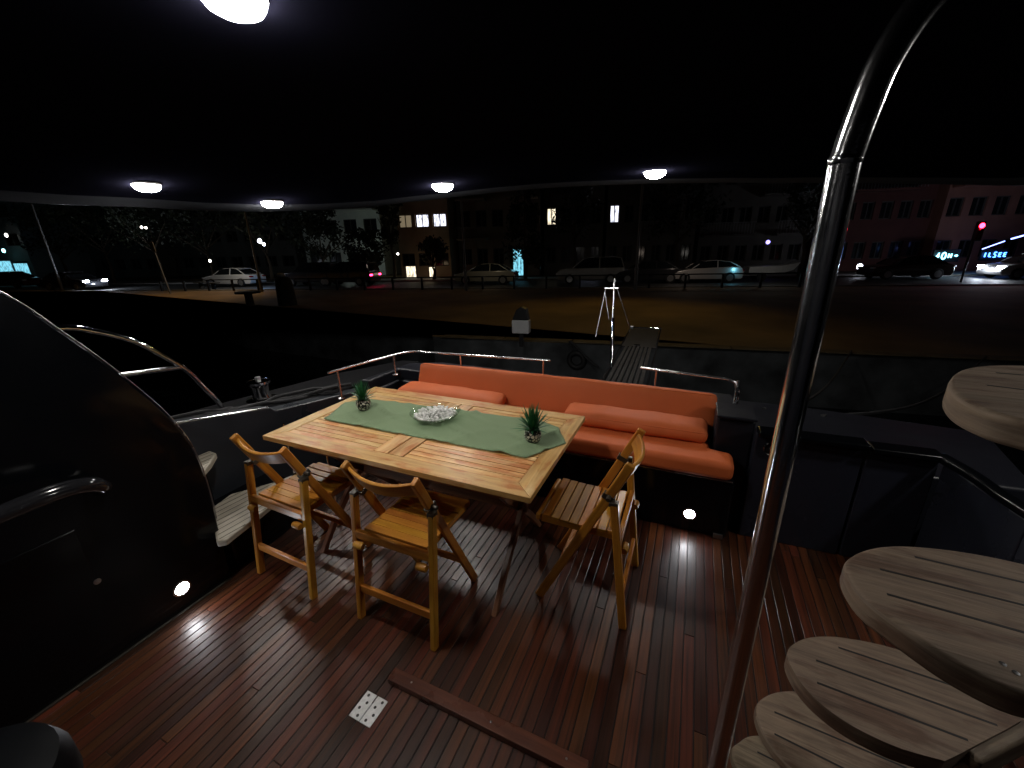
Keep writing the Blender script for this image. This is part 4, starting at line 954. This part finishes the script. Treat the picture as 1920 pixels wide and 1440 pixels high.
# neon signs
def glyph_sign(px0, px1, py, n_, hpx, m_, chars, label, name='neon_sign'):
    a = V(px0, py, n_); b = V(px1, py, n_); k = (a-CAM).dot(fw)/F; Wd = (b-a).length; h = hpx*k
    t = thing(name, label, 'neon sign', (a.x, a.y, a.z), ND)
    q = MB(); q.box((Wd/2, .10, 0), (Wd*1.1, .12, h*1.6), ax=0); q.build('board', darkmetal, t, bevel=.02)
    q = MB(); n2 = len(chars); cw_ = Wd/n2
    for i, ch in enumerate(chars):
        x0 = (i+.5)*cw_; w_ = cw_*.36; hh = h*.42; r_ = h*.07
        S_ = {'4': [[(-.5, -.1), (.3, .9), (.3, -1)], [(-.6, -.1), (.7, -.1)]], 'O': [[(math.cos(a_)*.9, math.sin(a_)) for a_ in [j/12*2*math.pi for j in range(13)]]], 'H': [[(-.6, .6), (-.6, -.6)], [(.6, .6), (.6, -.6)], [(-.6, 0), (.6, 0)]], '-': [[(-.6, 0), (.6, 0)], [(.1, .3), (.1, -.3)]],
              'I': [[(0, .7), (0, -.7)]], 'L': [[(-.5, .7), (-.5, -.6), (.6, -.6)]], 'S': [[(.6, .8), (-.3, .8), (-.6, .3), (.5, -.2), (.4, -.8), (-.6, -.8)]], 'E': [[(.6, .6), (-.5, .6), (-.5, -.6), (.6, -.6)], [(-.5, 0), (.4, 0)]]}[ch]
        for st_ in S_: q.tube([(x0+u*w_, -.02, v*hh) for u, v in st_], r_, 6)
    q.build('letters', m_, t, smooth=True); return t
cy = emit('neon_cyan', (.22, .75, 1), 5); bl_ = emit('neon_blue', (.06, .25, 1), 6)
glyph_sign(1752, 1798, 480, 35, 14, cy, '4OH-', 'cyan neon shop sign with blocky letters at the right')
glyph_sign(1842, 1888, 478, 35, 13, bl_, 'ILSEE', 'blue neon shop sign nearest the right edge')
a = V(1842, 467, 35); dd_ = thing('neon_tube', 'slanting blue neon tube above the right blue sign', 'neon tube', tuple(a))
q = MB(); q.tube([(0, 0, 0), V(1884, 452, 35)-a], .035, 8); q.tube([V(1896, 448, 35)-a, V(1925, 440, 35)-a], .05, 8); q.build('tube', emit('neon_violet', (.22, .3, 1), 4), dd_, smooth=True)
# traffic light
p = V(1808, 518, 27); tl = thing('traffic_light', 'traffic light on a thin pole glowing red', 'traffic light', (p.x, p.y, G), ND)
zt_ = V(1812, 424, 27).z-G
q = MB(); q.tube([(0, .12, 0), (0, .12, zt_+.2)], .05, 10); q.build('pole', darkmetal, tl, smooth=True)
q = MB(); q.box((0, 0, zt_-.28), (.34, .2, 1.0)); hs = q.build('housing', darkmetal, tl, bevel=.03)
q = MB(); q.lathe([(.13, 0), (.11, .03), (.001, .045)], (0, -.105, zt_), 18, Matrix.Rotation(R(90), 3, 'X')); q.build('red_lens', emit('red_signal', (1, .01, .03), 30), hs, smooth=True)
for zz in (.3, .6):
    q = MB(); q.lathe([(.13, 0), (.11, .03), (.001, .045)], (0, -.105, zt_-zz), 18, Matrix.Rotation(R(90), 3, 'X')); q.build('dark_lens', winm, hs, smooth=True)
plight('signal_glow', (p.x-.3, p.y-.8, zt_+G), 4, (1, .05, .08), .1)
# wall lamps / small lights in the street
def wall_light(px, py, n_, r_, m_, label, hh=1.0):
    a = V(px, py, n_); t = thing('wall_lamp', label, 'wall lamp', tuple(a), ND)
    q = MB(); q.lathe([(r_, 0), (r_*.9, .05), (r_*.5, .09), (.001, .11)], (0, 0, 0), 14, Matrix.Rotation(R(90), 3, 'X')); q.build('glow', m_, t, smooth=True)
    q = MB(); q.box((0, .06, r_*.3), (r_*1.4, .1, r_*2.4)); q.build('mount', darkmetal, t)
wl = emit('lamp_white', (1, .95, .85), 7); wl2 = emit('lamp_bluewhite', (.8, .85, 1), 7)
wall_light(12, 441, 37, .20, wl, 'small warm lamp above the cyan storefront')
wall_light(7, 470, 37, .22, emit('cyan_cross', (.3, .95, 1), 6), 'cyan glowing lamp on the storefront at the left edge')
wall_light(266, 426, 30, .10, wl, 'left of two tiny lights among the left trees')
wall_light(274, 427, 30, .09, wl, 'right of two tiny lights among the left trees')
wall_light(394, 489, 30, .11, wl, 'tiny white light above the white sedan bonnet')
wall_light(487, 452, 30, .18, wl2, 'white light shining through the tree by the lamp pole')
wall_light(495, 458, 30, .13, wl2, 'smaller white light just below right of its twin')
wall_light(1440, 454, 36, .16, emit('violet_lamp', (.35, .3, 1), 2), 'faint violet light above the skiff')
wall_light(1612, 500, 34, .20, wl2, 'white light low beside the steel pole')
wall_light(746, 476, 34, .09, wl, 'tiny light at the corner of the beige house')

# ------------------------------------------------------------------ trees
bark = mat('bark', (.06, .045, .03), .9, bump=.5, bscale=30)
tleaf = mat('tree_leaf', (.022, .029, .013), .6, var=.5, scale=1.2)
def tree(px, n_, h, cr, label, conifer=False, nl=1500, name='broadleaf_tree', seed=0, trunk=.32):
    random.seed(100+seed); a = V(px, 500, n_); t = thing(name, label, 'tree', (a.x, a.y, G))
    q = MB(); q.tube(spline([(0, 0, 0), (.1, .05, h*trunk*.6), (-.05, 0, h*trunk), (.05, .1, h*(.9 if conifer else .7))], 4), .15, 10, radii=[.16*(1-.8*i/12) for i in range(13)])
    if not conifer:
        for i in range(6):
            az = i*1.1+seed; z_ = h*trunk*(.9+.12*i*.5); q.tube([(0, 0, z_), (math.cos(az)*cr*.4, math.sin(az)*cr*.4, z_+h*.14), (math.cos(az)*cr*.75, math.sin(az)*cr*.75, z_+h*.25)], .05, 6, radii=[.08, .05, .02])
    q.build('trunk', bark, t, smooth=True)
    q = MB(); cl = []
    if conifer:
        for i in range(60): f = random.random(); z_ = h*(.12+.86*f); r_ = cr*(1-f)*random.uniform(.5, 1); az = random.random()*6.28; cl.append((r_*math.cos(az), r_*math.sin(az), z_, .28+.3*(1-f)))
    else:
        for i in range(34):
            while True:
                u = Vector((random.uniform(-1, 1), random.uniform(-1, 1), random.uniform(-1, 1)))
                if .35 < u.length < 1: break
            cl.append((u.x*cr*.85, u.y*cr*.85, h*(trunk+1)/2+u.z*h*(1-trunk)*.46, cr*random.uniform(.18, .34)))
    for i in range(nl):
        cx_, cy_, cz_, rr2 = random.choice(cl); u = Vector((random.gauss(0, .5), random.gauss(0, .5), random.gauss(0, .42)))*rr2
        c = Vector((cx_, cy_, cz_))+u; s_ = random.uniform(.10, .20); e1 = Vector((random.uniform(-1, 1), random.uniform(-1, 1), random.uniform(-1, 1))).normalized(); e2 = e1.orthogonal().normalized()
        b = len(q.v); q.v += [c-e1*s_, c+e2*s_*.5, c+e1*s_, c-e2*s_*.5]; q.face([b, b+1, b+2, b+3], [(0, 0)]*4, random.random())
    q.build('crown', tleaf, t)
    return t
tree(120, 33, 8, 3.2, 'dark tree right of the cyan storefront', seed=1)
tree(205, 34, 9, 3.6, 'wide dark tree left of the two tiny lights', seed=2)
tree(300, 33, 9, 3.6, 'dark tree behind the short leaning post', seed=3)
tree(395, 34, 8.5, 3.4, 'dark tree behind the white sedan', seed=4)
tree(505, 33, 8, 2.2, 'slim tree just right of the leaning lamp pole', seed=5)
tree(607, 35, 7.2, 2.9, 'round dark tree in front of the whitish block', seed=6, nl=2600, trunk=.25)
tree(690, 34.5, 4.4, 2.2, 'low bushy tree between whitish block and beige house', seed=7, nl=1800, trunk=.15)
tree(738, 35.5, 9, 1.2, 'narrow dark tree at the left edge of the beige house', seed=8)
tree(812, 34, 3.6, 1.3, 'small round tree in front of the beige house', seed=9, nl=900)
tree(985, 34, 9.5, 1.9, 'dark pointed conifer above the blue doorway', True, 2200, 'conifer_tree', seed=10)
tree(1075, 35, 9, 2.4, 'dark tree between the warm window and the lit pair', seed=11)
tree(1265, 35, 8.5, 3.0, 'dark tree behind the pale coupe', seed=12)
tree(1500, 33, 8, 2.2, 'dark tree seen left of the steel pole', seed=13)
plight('facade_fill', V(650, 505, 37), 36, (.8, .95, .85), .3)  # unseen point lights added to brighten the house fronts
plight('facade_fill', V(700, 470, 39), 28, (.8, .95, .85), .3)
plight('facade_fill', V(800, 500, 34.2), 9, (1, .75, .45), .3)
plight('facade_fill', V(60, 470, 35), 14, (.3, .8, 1), .3)
plight('facade_fill', V(1850, 470, 34), 16, (.15, .35, 1), .3)
plight('facade_fill', V(1900, 400, 33), 5, (1, .55, .4), .3)
plight('facade_fill', V(1600, 430, 33), 3, (1, .3, .25), .3)
plight('vehicle_fill', V(492, 512, 28.2), 45, (.35, .6, 1), .1)  # sourceless lights added to bring up the parked cars and skiff
plight('vehicle_fill', V(1378, 506, 28.6), 7, (.2, .75, 1), .1)
plight('vehicle_fill', V(1290, 480, 27), 28, (1, .8, .65), .2)
plight('vehicle_fill', V(1450, 480, 27), 18, (1, .95, .85), .2)
plight('vehicle_fill', V(425, 482, 27), 120, (1, .9, .75), .2)
plight('vehicle_fill', V(915, 485, 27), 16, (1, .85, .6), .2)
